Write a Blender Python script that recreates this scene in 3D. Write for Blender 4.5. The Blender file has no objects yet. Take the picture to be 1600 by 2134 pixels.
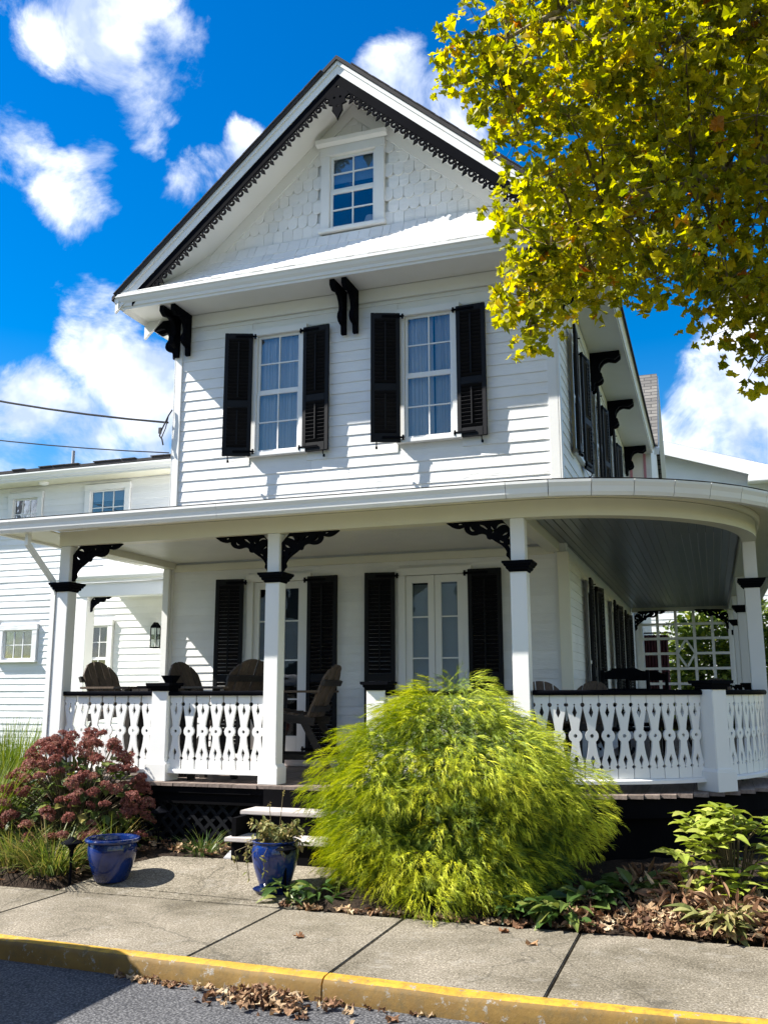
import bpy, bmesh, math, random
import numpy as np
from mathutils import Vector, Matrix
random.seed(7); np.random.seed(7)
PI = math.pi
sc = bpy.context.scene
COL = sc.collection

# ------------------------------------------------------------------ camera
CC = Vector((6.44993, -10.21383, 1.56364))
CR = Vector((0.944692, 0.327950, -0.002433)); CU = Vector((0.064378, -0.178162, 0.981893)); CF = Vector((-0.321579, 0.927743, 0.189421))
cd = bpy.data.cameras.new('camera'); cam = bpy.data.objects.new('camera', cd); COL.objects.link(cam)
M = Matrix((( CR.x, CU.x, -CF.x), (CR.y, CU.y, -CF.y), (CR.z, CU.z, -CF.z))).to_4x4(); M.translation = CC
cam.matrix_world = M
cd.sensor_fit = 'HORIZONTAL'; cd.sensor_width = 36; cd.lens = 36 * 1943.34 / 1600; cd.clip_end = 3000; cd.clip_start = .05
sc.camera = cam
def pray(u, v):
    return (CF + CR * ((u - 800) / 1943.34) + CU * ((1067 - v) / 1943.34)).normalized()

# ------------------------------------------------------------------ light and sky
SUN = Vector((-0.95, -0.33, 1.0)).normalized()
sl = bpy.data.lights.new('sun', 'SUN'); so = bpy.data.objects.new('sun', sl); COL.objects.link(so)
sl.energy = 4.1; sl.angle = math.radians(0.5); sl.color = (1.0, 0.95, 0.87)
so.rotation_euler = (-SUN).to_track_quat('-Z', 'Y').to_euler()
so.location = (-10, -10, 15)
wd = bpy.data.worlds.new('World'); sc.world = wd; wd.use_nodes = True
nt = wd.node_tree; N = nt.nodes; L = nt.links; N.clear()
def wn(t, **k):
    n = N.new(t)
    for a, b in k.items(): setattr(n, a, b)
    return n
def wmath(op, a, b=None, c=None, clamp=False):
    n = wn('ShaderNodeMath', operation=op, use_clamp=clamp)
    for i, s in enumerate((a, b, c)):
        if s is None: continue
        if isinstance(s, (int, float)): n.inputs[i].default_value = s
        else: L.new(s, n.inputs[i])
    return n.outputs[0]
SKYS = 0.052
sky = wn('ShaderNodeTexSky', sky_type='NISHITA', sun_disc=False)
sky.sun_elevation = math.asin(SUN.z); sky.sun_rotation = math.atan2(SUN.x, SUN.y) % (2 * PI)
sky.air_density = 1.35; sky.dust_density = 0.0; sky.ozone_density = 3.0; sky.altitude = 0
tc = wn('ShaderNodeTexCoord'); DIR = tc.outputs['Generated']
nz = wn('ShaderNodeTexNoise'); nz.inputs['Scale'].default_value = 9.0; nz.inputs['Detail'].default_value = 8; nz.inputs['Roughness'].default_value = .66; nz.inputs['Distortion'].default_value = .5
L.new(DIR, nz.inputs['Vector'])
nz2 = wn('ShaderNodeTexNoise'); nz2.inputs['Scale'].default_value = 2.2; nz2.inputs['Detail'].default_value = 3
L.new(DIR, nz2.inputs['Vector'])
nz3 = wn('ShaderNodeTexNoise'); nz3.inputs['Scale'].default_value = 15; nz3.inputs['Detail'].default_value = 4; nz3.inputs['Roughness'].default_value = .55
L.new(DIR, nz3.inputs['Vector'])
# cumulus banks seen between the roofs, each a soft patch of sky direction broken up by noise
BL = [(235, 45, 92, 1.05), (130, 85, 58, .8), (325, 115, 70, .95), (300, 205, 50, .7), (312, 290, 32, .45),
      (15, 300, 68, .62), (135, 400, 62, .62), (190, 325, 40, .5),
      (445, 385, 68, .7), (512, 315, 44, .75),
      (225, 700, 80, .95), (310, 800, 100, 1.05), (350, 640, 76, .85),
      (60, 855, 76, .95), (160, 935, 100, .9), (10, 940, 104, .9), (280, 940, 64, .7),
      (825, 145, 62, .85), (905, 220, 68, .85), (970, 280, 48, .7), (975, 55, 48, .4),
      (1545, 690, 84, .75), (1500, 830, 92, .8), (1430, 950, 84, .85), (1590, 900, 100, .9), (1280, 430, 88, .5)]
acc = None
for u, v, r, w in BL:
    d = pray(u, v); rr = r / 1943.34
    dp = wn('ShaderNodeVectorMath', operation='DOT_PRODUCT'); L.new(DIR, dp.inputs[0]); dp.inputs[1].default_value = d
    mr = wn('ShaderNodeMapRange', interpolation_type='SMOOTHSTEP'); L.new(dp.outputs['Value'], mr.inputs[0])
    mr.inputs[1].default_value = math.cos(rr * 1.75); mr.inputs[2].default_value = math.cos(rr * .2); mr.inputs[4].default_value = w
    acc = mr.outputs[0] if acc is None else wmath('MAXIMUM', acc, mr.outputs[0])
# the rest of the sky carries the same kind of scattered cumulus
dv = wn('ShaderNodeVectorMath', operation='DOT_PRODUCT'); L.new(DIR, dv.inputs[0]); dv.inputs[1].default_value = CF
mv = wn('ShaderNodeMapRange', interpolation_type='SMOOTHSTEP'); L.new(dv.outputs['Value'], mv.inputs[0])
mv.inputs[1].default_value = math.cos(math.radians(44)); mv.inputs[2].default_value = math.cos(math.radians(33)); mv.inputs[3].default_value = 1; mv.inputs[4].default_value = 0
gen = wn('ShaderNodeMapRange', interpolation_type='SMOOTHSTEP'); L.new(nz2.outputs[0], gen.inputs[0]); gen.inputs[1].default_value = .45; gen.inputs[2].default_value = .62
acc = wmath('MAXIMUM', acc, wmath('MULTIPLY', gen.outputs[0], mv.outputs[0]))
den = wmath('ADD', acc, wmath('MULTIPLY', wmath('SUBTRACT', nz.outputs[0], .5), 2.3))
den = wmath('ADD', den, wmath('MULTIPLY', wmath('SUBTRACT', nz3.outputs[0], .5), .8))
alp = wn('ShaderNodeMapRange', interpolation_type='SMOOTHSTEP'); L.new(den, alp.inputs[0]); alp.inputs[1].default_value = .32; alp.inputs[2].default_value = .98; alp.inputs[4].default_value = .90
alp_g = wmath('MULTIPLY', alp.outputs[0], wmath('GREATER_THAN', acc, .004))
cr = wn('ShaderNodeValToRGB'); L.new(nz3.outputs[0], cr.inputs[0])
cr.color_ramp.elements[0].position = .40; cr.color_ramp.elements[0].color = (4.3, 5.1, 6.9, 1)
cr.color_ramp.elements[1].position = .66; cr.color_ramp.elements[1].color = (10., 10.1, 10.2, 1)
hs = wn('ShaderNodeHueSaturation'); L.new(sky.outputs[0], hs.inputs['Color']); hs.inputs['Saturation'].default_value = 1.62; hs.inputs['Value'].default_value = 1.03; hs.inputs['Hue'].default_value = .512
mx = wn('ShaderNodeMix', data_type='RGBA'); L.new(alp_g, mx.inputs[0]); L.new(hs.outputs[0], mx.inputs[6]); L.new(cr.outputs[0], mx.inputs[7])
bg = wn('ShaderNodeBackground'); bg.inputs[1].default_value = SKYS; L.new(mx.outputs[2], bg.inputs[0])
L.new(bg.outputs[0], wn('ShaderNodeOutputWorld').inputs[0])
vs = sc.view_settings; vs.view_transform = 'Standard'; vs.look = 'None'; vs.gamma = 1; vs.use_curve_mapping = False
vs.exposure = 1.68
sc.render.engine = 'CYCLES'; sc.cycles.max_bounces = 6; sc.cycles.transparent_max_bounces = 16

# ------------------------------------------------------------------ materials
def lin(c):
    c /= 255.0
    return c / 12.92 if c <= .04045 else ((c + .055) / 1.055) ** 2.4
def S(r, g, b): return (lin(r), lin(g), lin(b), 1)
def mat(name):
    m = bpy.data.materials.new(name); m.use_nodes = True
    t = m.node_tree; b = t.nodes['Principled BSDF']
    return m, t, b
def node(t, ty, **k):
    n = t.nodes.new(ty)
    for a, b in k.items(): setattr(n, a, b)
    return n
def noise(t, scale, detail=4, rough=.55, vec=None, dist=0):
    n = node(t, 'ShaderNodeTexNoise'); n.inputs['Scale'].default_value = scale; n.inputs['Detail'].default_value = detail; n.inputs['Roughness'].default_value = rough; n.inputs['Distortion'].default_value = dist
    if vec is None:
        g = node(t, 'ShaderNodeNewGeometry'); vec = g.outputs['Position']
    t.links.new(vec, n.inputs['Vector']); return n.outputs[0]
def ramp(t, fac, stops):
    r = node(t, 'ShaderNodeValToRGB'); t.links.new(fac, r.inputs[0]); e = r.color_ramp.elements
    while len(e) < len(stops): e.new(.5)
    for i, (p, c) in enumerate(stops): e[i].position = p; e[i].color = c if len(c) == 4 else (*c, 1)
    return r.outputs[0]
def mixc(t, fac, a, b, blend='MIX'):
    n = node(t, 'ShaderNodeMix', data_type='RGBA', blend_type=blend)
    for i, s in ((0, fac), (6, a), (7, b)):
        if isinstance(s, (int, float)): n.inputs[i].default_value = s
        elif isinstance(s, tuple): n.inputs[i].default_value = s
        else: t.links.new(s, n.inputs[i])
    return n.outputs[2]
def bump(t, b, h, strength=.3, dist=.01):
    n = node(t, 'ShaderNodeBump'); n.inputs['Strength'].default_value = strength; n.inputs['Distance'].default_value = dist
    t.links.new(h, n.inputs['Height']); t.links.new(n.outputs[0], b.inputs['Normal'])
def paint(name, base, rough=.45, var=.06, bscale=40, bstr=.12, dirt=.0, spec=.4, boards=False):
    m, t, b = mat(name)
    a = tuple(c * (1 - var) for c in base[:3]) + (1,)
    c = ramp(t, noise(t, 3.1, 5), [(.35, a), (.65, base)])
    if dirt:
        d = ramp(t, noise(t, 1.3, 7, .7), [(.52, (0, 0, 0)), (.75, (dirt, dirt, dirt))])
        c = mixc(t, d, c, tuple(x * .55 for x in base[:3]) + (1,))
    if boards:
        oi = node(t, 'ShaderNodeObjectInfo'); mr = node(t, 'ShaderNodeMapRange'); t.links.new(oi.outputs['Random'], mr.inputs[0]); mr.inputs[3].default_value = .93; mr.inputs[4].default_value = 1.02
        hv = node(t, 'ShaderNodeHueSaturation'); t.links.new(c, hv.inputs['Color']); t.links.new(mr.outputs[0], hv.inputs['Value']); c = hv.outputs[0]
        nl = ramp(t, noise(t, 26, 6, .75), [(.66, (0, 0, 0)), (.80, (.45, .45, .45))]); c = mixc(t, nl, c, (.45, .44, .42, 1))
    t.links.new(c, b.inputs['Base Color']); b.inputs['Roughness'].default_value = rough; b.inputs['Specular IOR Level'].default_value = spec
    if boards:
        g = node(t, 'ShaderNodeNewGeometry'); mp = node(t, 'ShaderNodeMapping'); t.links.new(g.outputs['Position'], mp.inputs[0]); mp.inputs['Scale'].default_value = (2.2, 2.2, 9)
        bump(t, b, noise(t, 1, 5, .6, mp.outputs[0]), .5, .03)
    else: bump(t, b, noise(t, bscale, 3), bstr, .004)
    return m
MW = {}
MW['white'] = paint('white_paint', (.845, .845, .83, 1), .5, .05, 30, .15, .14, .3, True)
MW['trim'] = paint('trim_white', (.80, .80, .78, 1), .38, .03, 18, .08, .05)
MW['cream_bounce'] = paint('porch_cream_bounce', (.76, .735, .60, 1), .42, .03, 18, .08, .05)  # cream paint, with yellow light bounced off the ground mixed into its colour
MW['ceil'] = paint('ceiling_paint', (.70, .70, .66, 1), .4, .05, 18, .06, .04)
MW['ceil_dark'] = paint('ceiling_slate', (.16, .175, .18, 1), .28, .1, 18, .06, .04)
MW['grey_white'] = paint('annex_white', (.78, .79, .80, 1), .5, .03, 30, .08, .08, .3, True)
MW['black'] = paint('black_paint', (.0045, .005, .0075, 1), .6, .3, 30, .05, 0, .10)
MW['shutter'] = paint('shutter_black', (.0045, .005, .0075, 1), .6, .3, 30, .05, 0, .10)
MW['skirt'] = paint('skirt_dark', (.006, .006, .007, 1), .8, .3, 30, .1, 0, .1)
MW['lattice'] = paint('lattice_grey', (.016, .017, .019, 1), .7, .2, 30, .1, 0, .2)
for k_ in ('black', 'shutter', 'skirt', 'lattice'):
    b_ = MW[k_].node_tree.nodes['Principled BSDF']; b_.inputs['IOR'].default_value = 1.32 if k_ == 'shutter' else 1.08; b_.inputs['Specular IOR Level'].default_value = .5
MW['room'] = paint('room_dark', (.05, .055, .06, 1), .8, .1)
MW['curtain'] = paint('curtain_cloth', (.85, .79, .75, 1), .9, .06)
MW['blind'] = paint('blind_cloth', (.30, .36, .40, 1), .9, .06)
MW['maroon'] = paint('maroon_cloth', (.10, .032, .038, 1), .9, .25)
MW['metal'] = paint('galvanised', (.42, .42, .43, 1), .45, .1)
MW['cable'] = paint('cable_black', (.012, .012, .014, 1), .55, .1)
MW['tyre'] = paint('rubber', (.015, .015, .015, 1), .8, .2)
MW['vanpaint'] = paint('van_paint', (.25, .26, .28, 1), .3, .02)
MW['redpaint'] = paint('red_paint', (.45, .01, .015, 1), .2, .02)
MW['pink'] = paint('pink_paint', (.55, .25, .30, 1), .5, .05)
def wood(name, c1, c2, rough=.65, axis=1):
    m, t, b = mat(name)
    g = node(t, 'ShaderNodeNewGeometry'); mp = node(t, 'ShaderNodeMapping'); t.links.new(g.outputs['Position'], mp.inputs[0])
    s = [40, 40, 40]; s[axis] = 2.5; mp.inputs['Scale'].default_value = s
    n = noise(t, 1, 6, .6, mp.outputs[0])
    oi = node(t, 'ShaderNodeObjectInfo')
    c = ramp(t, n, [(.3, c1), (.7, c2)])
    hv = node(t, 'ShaderNodeHueSaturation'); t.links.new(c, hv.inputs['Color'])
    mr = node(t, 'ShaderNodeMapRange'); t.links.new(oi.outputs['Random'], mr.inputs[0]); mr.inputs[3].default_value = .8; mr.inputs[4].default_value = 1.2
    t.links.new(mr.outputs[0], hv.inputs['Value']); t.links.new(hv.outputs[0], b.inputs['Base Color'])
    b.inputs['Roughness'].default_value = rough; b.inputs['Specular IOR Level'].default_value = .25; bump(t, b, n, .25, .004)
    return m
MW['deck'] = wood('deck_wood', (.13, .10, .085), (.25, .20, .17), .6, 1)
MW['tread'] = wood('tread_wood', (.42, .38, .36), (.62, .57, .54), .7, 0)
MW['chair'] = wood('chair_wood', (.06, .042, .03), (.12, .088, .064), .6, 2)
MW['table'] = wood('table_wood', (.02, .018, .016), (.04, .034, .03), .5, 0)
MW['bark'] = wood('bark', (.16, .13, .095), (.36, .31, .23), .85, 2)
MW['stem'] = wood('stem', (.07, .055, .03), (.14, .11, .06), .8, 2)
def m_concrete():
    m, t, b = mat('concrete')
    f = noise(t, 75, 3, .75); f2 = noise(t, 26, 4, .7); g = noise(t, 1.3, 7, .68, dist=.4); h = noise(t, 5, 7, .75)
    c = ramp(t, f, [(.30, (.055, .048, .038)), (.46, (.165, .148, .122)), (.56, (.24, .217, .182)), (.72, (.47, .435, .375))])
    c = mixc(t, .7, c, ramp(t, f2, [(.3, (.68, .66, .62)), (.7, (1.2, 1.2, 1.18))]), 'MULTIPLY')
    c = mixc(t, .9, c, ramp(t, g, [(.33, (.50, .48, .41)), (.48, (.88, .86, .79)), (.66, (1.25, 1.22, 1.16))]), 'MULTIPLY')
    c = mixc(t, ramp(t, h, [(.55, (0, 0, 0)), (.75, (.55, .55, .55))]), c, (.36, .34, .30, 1))
    vo = node(t, 'ShaderNodeTexVoronoi', feature='DISTANCE_TO_EDGE'); vo.inputs['Scale'].default_value = .55; ge = node(t, 'ShaderNodeNewGeometry')
    wv = node(t, 'ShaderNodeVectorMath', operation='ADD'); nn = node(t, 'ShaderNodeTexNoise'); nn.inputs['Scale'].default_value = 3.5; nn.inputs['Detail'].default_value = 5
    t.links.new(ge.outputs['Position'], nn.inputs['Vector']); sc3 = node(t, 'ShaderNodeVectorMath', operation='SCALE'); sc3.inputs['Scale'].default_value = .35; t.links.new(nn.outputs['Color'], sc3.inputs[0])
    t.links.new(ge.outputs['Position'], wv.inputs[0]); t.links.new(sc3.outputs[0], wv.inputs[1]); t.links.new(wv.outputs[0], vo.inputs['Vector'])
    c = mixc(t, ramp(t, vo.outputs['Distance'], [(.0, (.55, .55, .55)), (.006, (0, 0, 0))]), c, (.05, .045, .035, 1))
    t.links.new(c, b.inputs['Base Color']); b.inputs['Roughness'].default_value = .92; b.inputs['Specular IOR Level'].default_value = .15
    bump(t, b, f, .6, .006); return m
MW['concrete'] = m_concrete()
def m_asphalt():
    m, t, b = mat('asphalt')
    v = node(t, 'ShaderNodeTexVoronoi'); v.inputs['Scale'].default_value = 55
    g = node(t, 'ShaderNodeNewGeometry'); t.links.new(g.outputs['Position'], v.inputs['Vector'])
    c = ramp(t, v.outputs['Distance'], [(.1, (.14, .14, .145)), (.6, (.05, .051, .055))])
    c2 = ramp(t, noise(t, 2.2, 6, .65), [(.35, (.75, .75, .75)), (.65, (1.15, 1.14, 1.12))])
    c = mixc(t, .8, c, c2, 'MULTIPLY')
    c = mixc(t, ramp(t, noise(t, 90, 3), [(.55, (0, 0, 0)), (.7, (.5, .5, .5))]), c, (.30, .30, .30, 1))
    t.links.new(c, b.inputs['Base Color']); b.inputs['Roughness'].default_value = .9; b.inputs['Specular IOR Level'].default_value = .2
    bump(t, b, v.outputs['Distance'], .8, .006); return m
MW['asphalt'] = m_asphalt()
def m_yellow(name, cov, dark):
    m, t, b = mat(name)
    f = noise(t, 120, 3, .7); w = noise(t, 14, 9, .78)
    con = ramp(t, f, [(.3, (.12, .105, .08)), (.7, (.33, .30, .25))])
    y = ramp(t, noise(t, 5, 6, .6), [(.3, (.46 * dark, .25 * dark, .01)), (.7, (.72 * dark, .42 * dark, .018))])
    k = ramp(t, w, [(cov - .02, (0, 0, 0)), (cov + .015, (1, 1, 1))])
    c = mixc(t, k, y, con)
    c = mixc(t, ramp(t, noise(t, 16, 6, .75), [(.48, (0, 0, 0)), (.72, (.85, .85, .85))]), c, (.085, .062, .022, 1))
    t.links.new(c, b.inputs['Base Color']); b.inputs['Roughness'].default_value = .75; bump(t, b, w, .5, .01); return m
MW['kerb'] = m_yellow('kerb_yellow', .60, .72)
MW['kerb_face'] = m_yellow('kerb_yellow_worn_shaded', .60, .27)  # same worn paint, its yellow darkened to hold the shade of the front face
def m_soil():
    m, t, b = mat('soil')
    n = noise(t, 45, 6, .7)
    c = ramp(t, n, [(.3, (.012, .009, .007)), (.6, (.05, .036, .026)), (.75, (.12, .085, .06))])
    t.links.new(c, b.inputs['Base Color']); b.inputs['Roughness'].default_value = .95; b.inputs['Specular IOR Level'].default_value = .1; bump(t, b, n, 1, .03); return m
MW['soil'] = m_soil()
def m_ground():
    m, t, b = mat('lawn')
    n = noise(t, 30, 6, .7)
    c = ramp(t, n, [(.3, (.03, .05, .012)), (.7, (.10, .13, .035))])
    t.links.new(c, b.inputs['Base Color']); b.inputs['Roughness'].default_value = .95; bump(t, b, n, 1, .03); return m
MW['lawn'] = m_ground()
def m_shingle():
    m, t, b = mat('asphalt_shingle')
    g = node(t, 'ShaderNodeNewGeometry'); br = node(t, 'ShaderNodeTexBrick'); mp = node(t, 'ShaderNodeMapping')
    mp.inputs['Rotation'].default_value = (PI / 2, 0, 0)
    t.links.new(g.outputs['Position'], mp.inputs[0]); t.links.new(mp.outputs[0], br.inputs['Vector'])
    br.inputs['Scale'].default_value = 1; br.inputs['Brick Width'].default_value = .3; br.inputs['Row Height'].default_value = .095; br.inputs['Mortar Size'].default_value = .01
    br.inputs['Color1'].default_value = (.11, .105, .10, 1); br.inputs['Color2'].default_value = (.19, .18, .165, 1); br.inputs['Mortar'].default_value = (.04, .04, .04, 1)
    c = mixc(t, .5, br.outputs[0], ramp(t, noise(t, 160, 2), [(.3, (.4, .4, .4)), (.7, (1.3, 1.3, 1.3))]), 'MULTIPLY')
    t.links.new(c, b.inputs['Base Color']); b.inputs['Roughness'].default_value = .95; return m
MW['shingle'] = m_shingle()
MW['roofdark'] = paint('roof_dark', (.045, .042, .045, 1), .9, .3, 120, .5)
def m_blue():
    m, t, b = mat('blue_glaze')
    n = noise(t, 6, 5)
    c = ramp(t, n, [(.3, (.002, .008, .05)), (.7, (.006, .026, .15))])
    t.links.new(c, b.inputs['Base Color']); b.inputs['Roughness'].default_value = .12; b.inputs['Coat Weight'].default_value = .25; b.inputs['Coat Roughness'].default_value = .05
    bump(t, b, noise(t, 14, 3), .12, .01); return m
MW['blue'] = m_blue()
def m_glass(name='window_glass', refl=.02, tint=(.93, .94, .94, 1)):
    m, t, b = mat(name); t.nodes.remove(b)
    fr = node(t, 'ShaderNodeFresnel'); fr.inputs[0].default_value = 1.5
    ad = node(t, 'ShaderNodeMath', operation='ADD', use_clamp=True); t.links.new(fr.outputs[0], ad.inputs[0]); ad.inputs[1].default_value = refl
    tr = node(t, 'ShaderNodeBsdfTransparent'); tr.inputs[0].default_value = tint
    gl = node(t, 'ShaderNodeBsdfGlossy'); gl.inputs['Roughness'].default_value = .01; gl.inputs[0].default_value = (.95, .97, 1, 1)
    bp = node(t, 'ShaderNodeBump'); bp.inputs['Strength'].default_value = .05; bp.inputs['Distance'].default_value = .02
    t.links.new(noise(t, 3.5, 2), bp.inputs['Height']); t.links.new(bp.outputs[0], gl.inputs['Normal'])
    mx = node(t, 'ShaderNodeMixShader'); t.links.new(ad.outputs[0], mx.inputs[0]); t.links.new(tr.outputs[0], mx.inputs[1]); t.links.new(gl.outputs[0], mx.inputs[2])
    t.links.new(mx.outputs[0], t.nodes['Material Output'].inputs[0]); return m
MW['glass'] = m_glass()
def leafmat(name, stops, trans=.35, rough=.5, obj=False, spec=.3, tboost=1.0):
    m, t, b = mat(name)
    if obj: f = node(t, 'ShaderNodeObjectInfo').outputs['Random']
    else:
        a = node(t, 'ShaderNodeAttribute'); a.attribute_name = 'rnd'; f = a.outputs['Fac']
    c = ramp(t, f, stops)
    c = mixc(t, .35, c, ramp(t, noise(t, 25, 3), [(.3, (.55, .55, .55)), (.7, (1.25, 1.25, 1.25))]), 'MULTIPLY')
    t.links.new(c, b.inputs['Base Color']); b.inputs['Roughness'].default_value = rough; b.inputs['Specular IOR Level'].default_value = spec
    if trans:
        tr = node(t, 'ShaderNodeBsdfTranslucent')
        hv = node(t, 'ShaderNodeHueSaturation'); t.links.new(c, hv.inputs['Color']); hv.inputs['Value'].default_value = 1.3 * tboost; hv.inputs['Saturation'].default_value = 1.1
        t.links.new(hv.outputs[0], tr.inputs[0])
        mx = node(t, 'ShaderNodeMixShader'); mx.inputs[0].default_value = trans
        t.links.new(b.outputs[0], mx.inputs[1]); t.links.new(tr.outputs[0], mx.inputs[2]); t.links.new(mx.outputs[0], t.nodes['Material Output'].inputs[0])
    return m
SYC = [(0, (.14, .165, .012)), (.3, (.28, .29, .016)), (.6, (.42, .39, .02)), (.9, (.58, .49, .028)), (.985, (.55, .32, .03)), (1, (.38, .15, .03))]
MW['syc'] = leafmat('sycamore_leaf', SYC, .6, .45, tboost=1.1)
MW['syc_o'] = leafmat('sycamore_leaf_single', [(p * 1.0, c) for p, c in SYC], .6, .45, True, tboost=1.1)
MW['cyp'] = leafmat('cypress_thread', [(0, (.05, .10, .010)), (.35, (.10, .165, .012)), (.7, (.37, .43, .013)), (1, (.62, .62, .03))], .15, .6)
MW['grass'] = leafmat('grass_blade', [(0, (.05, .09, .015)), (.45, (.12, .16, .03)), (.75, (.24, .24, .05)), (1, (.36, .27, .10))], .3, .5)
MW['tallgrass'] = leafmat('tall_grass_blade', [(0, (.06, .11, .015)), (.6, (.16, .22, .03)), (1, (.26, .28, .05))], .3, .5)
MW['hyd'] = leafmat('hydrangea_leaf', [(0, (.045, .075, .016)), (.6, (.10, .15, .03)), (.9, (.20, .22, .05)), (1, (.28, .24, .07))], .35, .45, True)
MW['flower'] = leafmat('hydrangea_flower', [(0, (.10, .032, .025)), (.45, (.20, .068, .054)), (.8, (.30, .125, .10)), (1, (.36, .23, .15))], .25, .8)
MW['lime'] = leafmat('lime_leaf', [(0, (.18, .24, .03)), (.5, (.32, .38, .06)), (1, (.46, .48, .11))], .3, .5, True)
MW['hosta'] = leafmat('hosta_leaf', [(0, (.03, .06, .015)), (.6, (.07, .13, .03)), (1, (.20, .22, .05))], .25, .35)
MW['dry'] = leafmat('dry_leaf', [(0, (.08, .04, .022)), (.35, (.20, .105, .055)), (.65, (.32, .20, .11)), (.88, (.44, .32, .19)), (1, (.56, .45, .29))], .15, .8)
MW['weed'] = leafmat('wilted_leaf', [(0, (.10, .12, .03)), (.5, (.24, .24, .08)), (1, (.36, .27, .12))], .25, .6)
MW['bg'] = leafmat('background_leaf', [(0, (.03, .06, .01)), (.6, (.10, .15, .02)), (1, (.26, .30, .04))], .3, .5)

# ------------------------------------------------------------------ helpers
WO = {}
def reg(o, parent, w):
    COL.objects.link(o); w = Vector(w)
    if parent is not None: o.parent = parent; o.location = w - WO[parent.name]
    else: o.location = w
    WO[o.name] = w
    return o
def tag(o, label=None, cat=None, group=None, kind=None):
    if label: o['label'] = label
    if cat: o['category'] = cat
    if group: o['group'] = group
    if kind: o['kind'] = kind
    return o
def empty(name, loc, label=None, cat=None, group=None, kind=None):
    o = bpy.data.objects.new(name, None); o.empty_display_size = .2
    return tag(reg(o, None, loc), label, cat, group, kind)
class G:
    def __init__(s): s.v = []; s.f = []
    def add(s, vs, fs):
        k = len(s.v); s.v += [tuple(p) for p in vs]; s.f += [tuple(i + k for i in f) for f in fs]; return s
    def box(s, x0, x1, y0, y1, z0, z1):
        return s.add([(x, y, z) for z in (z0, z1) for y in (y0, y1) for x in (x0, x1)],
                     [(0, 2, 3, 1), (4, 5, 7, 6), (0, 1, 5, 4), (2, 6, 7, 3), (0, 4, 6, 2), (1, 3, 7, 5)])
    def obox(s, c, size, R):
        hx, hy, hz = [a / 2 for a in size]; c = Vector(c)
        return s.add([c + R @ Vector((x, y, z)) for z in (-hz, hz) for y in (-hy, hy) for x in (-hx, hx)],
                     [(0, 2, 3, 1), (4, 5, 7, 6), (0, 1, 5, 4), (2, 6, 7, 3), (0, 4, 6, 2), (1, 3, 7, 5)])
    def bar(s, a, b, w, d, up=(0, 1, 0)):
        a = Vector(a); b = Vector(b); x = (b - a); l = x.length; x.normalize(); y = Vector(up); z = x.cross(y)
        if z.length < 1e-4: z = x.cross(Vector((1, 0, 0)))
        z.normalize(); y = z.cross(x)
        return s.obox((a + b) / 2, (l, d, w), Matrix((x, y, z)).transposed())
    def prism(s, poly, a0, a1, f):
        n = len(poly)
        return s.add([f(p, q, a0) for p, q in poly] + [f(p, q, a1) for p, q in poly],
                     [tuple(range(n - 1, -1, -1)), tuple(range(n, 2 * n))] + [(i, (i + 1) % n, (i + 1) % n + n, i + n) for i in range(n)])
    def tube(s, pts, r, n=6, cap=True):
        pts = [Vector(p) for p in pts]; k = len(pts); rs = r if isinstance(r, (list, tuple)) else [r] * k
        vs = []; pu = None
        for i, p in enumerate(pts):
            d = (pts[min(i + 1, k - 1)] - pts[max(i - 1, 0)])
            if d.length < 1e-9: d = Vector((0, 0, 1))
            d.normalize()
            u = pu if pu is not None else Vector((0, 0, 1) if abs(d.z) < .9 else (1, 0, 0))
            u = (u - d * u.dot(d)); u.normalize(); pu = u; w = d.cross(u)
            vs += [p + (u * math.cos(2 * PI * j / n) + w * math.sin(2 * PI * j / n)) * rs[i] for j in range(n)]
        fs = [(i * n + j, i * n + (j + 1) % n, (i + 1) * n + (j + 1) % n, (i + 1) * n + j) for i in range(k - 1) for j in range(n)]
        if cap: fs += [tuple(range(n - 1, -1, -1)), tuple(range((k - 1) * n, k * n))]
        return s.add(vs, fs)
    def lathe(s, prof, n, c=(0, 0, 0)):
        vs = [(c[0] + r * math.cos(2 * PI * j / n), c[1] + r * math.sin(2 * PI * j / n), c[2] + z) for r, z in prof for j in range(n)]
        fs = [(i * n + j, i * n + (j + 1) % n, (i + 1) * n + (j + 1) % n, (i + 1) * n + j) for i in range(len(prof) - 1) for j in range(n)]
        return s.add(vs, fs)
    def mesh(s, name, org=(0, 0, 0), smooth=False, bev=0):
        me = bpy.data.meshes.new(name); ox, oy, oz = org
        me.from_pydata([(x - ox, y - oy, z - oz) for x, y, z in s.v], [], s.f)
        bm = bmesh.new(); bm.from_mesh(me)
        bmesh.ops.recalc_face_normals(bm, faces=bm.faces)
        if bev:
            ed = [e for e in bm.edges if len(e.link_faces) == 2 and e.calc_face_angle(0) > .5]
            bmesh.ops.bevel(bm, geom=ed, offset=bev, segments=2, affect='EDGES', clamp_overlap=True)
        bm.to_mesh(me); bm.free()
        if smooth:
            me.polygons.foreach_set('use_smooth', [True] * len(me.polygons))
            try: me.set_sharp_from_angle(angle=.7)
            except Exception: pass
        return me
    def build(s, name, m, parent=None, org=None, smooth=False, bev=0):
        if org is None: org = WO[parent.name] if parent is not None else (0, 0, 0)
        me = s.mesh(name, org, smooth, bev); me.materials.append(m)
        return reg(bpy.data.objects.new(name, me), parent, org)
def place(name, me, parent, w, rot=None, scale=None):
    o = bpy.data.objects.new(name, me); reg(o, parent, w)
    if rot is not None: o.rotation_euler = rot
    if scale is not None: o.scale = scale
    return o
def copy_tree(o, parent=None):
    c = o.copy(); COL.objects.link(c); c.parent = parent
    for ch in list(o.children): copy_tree(ch, c)
    return c
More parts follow.
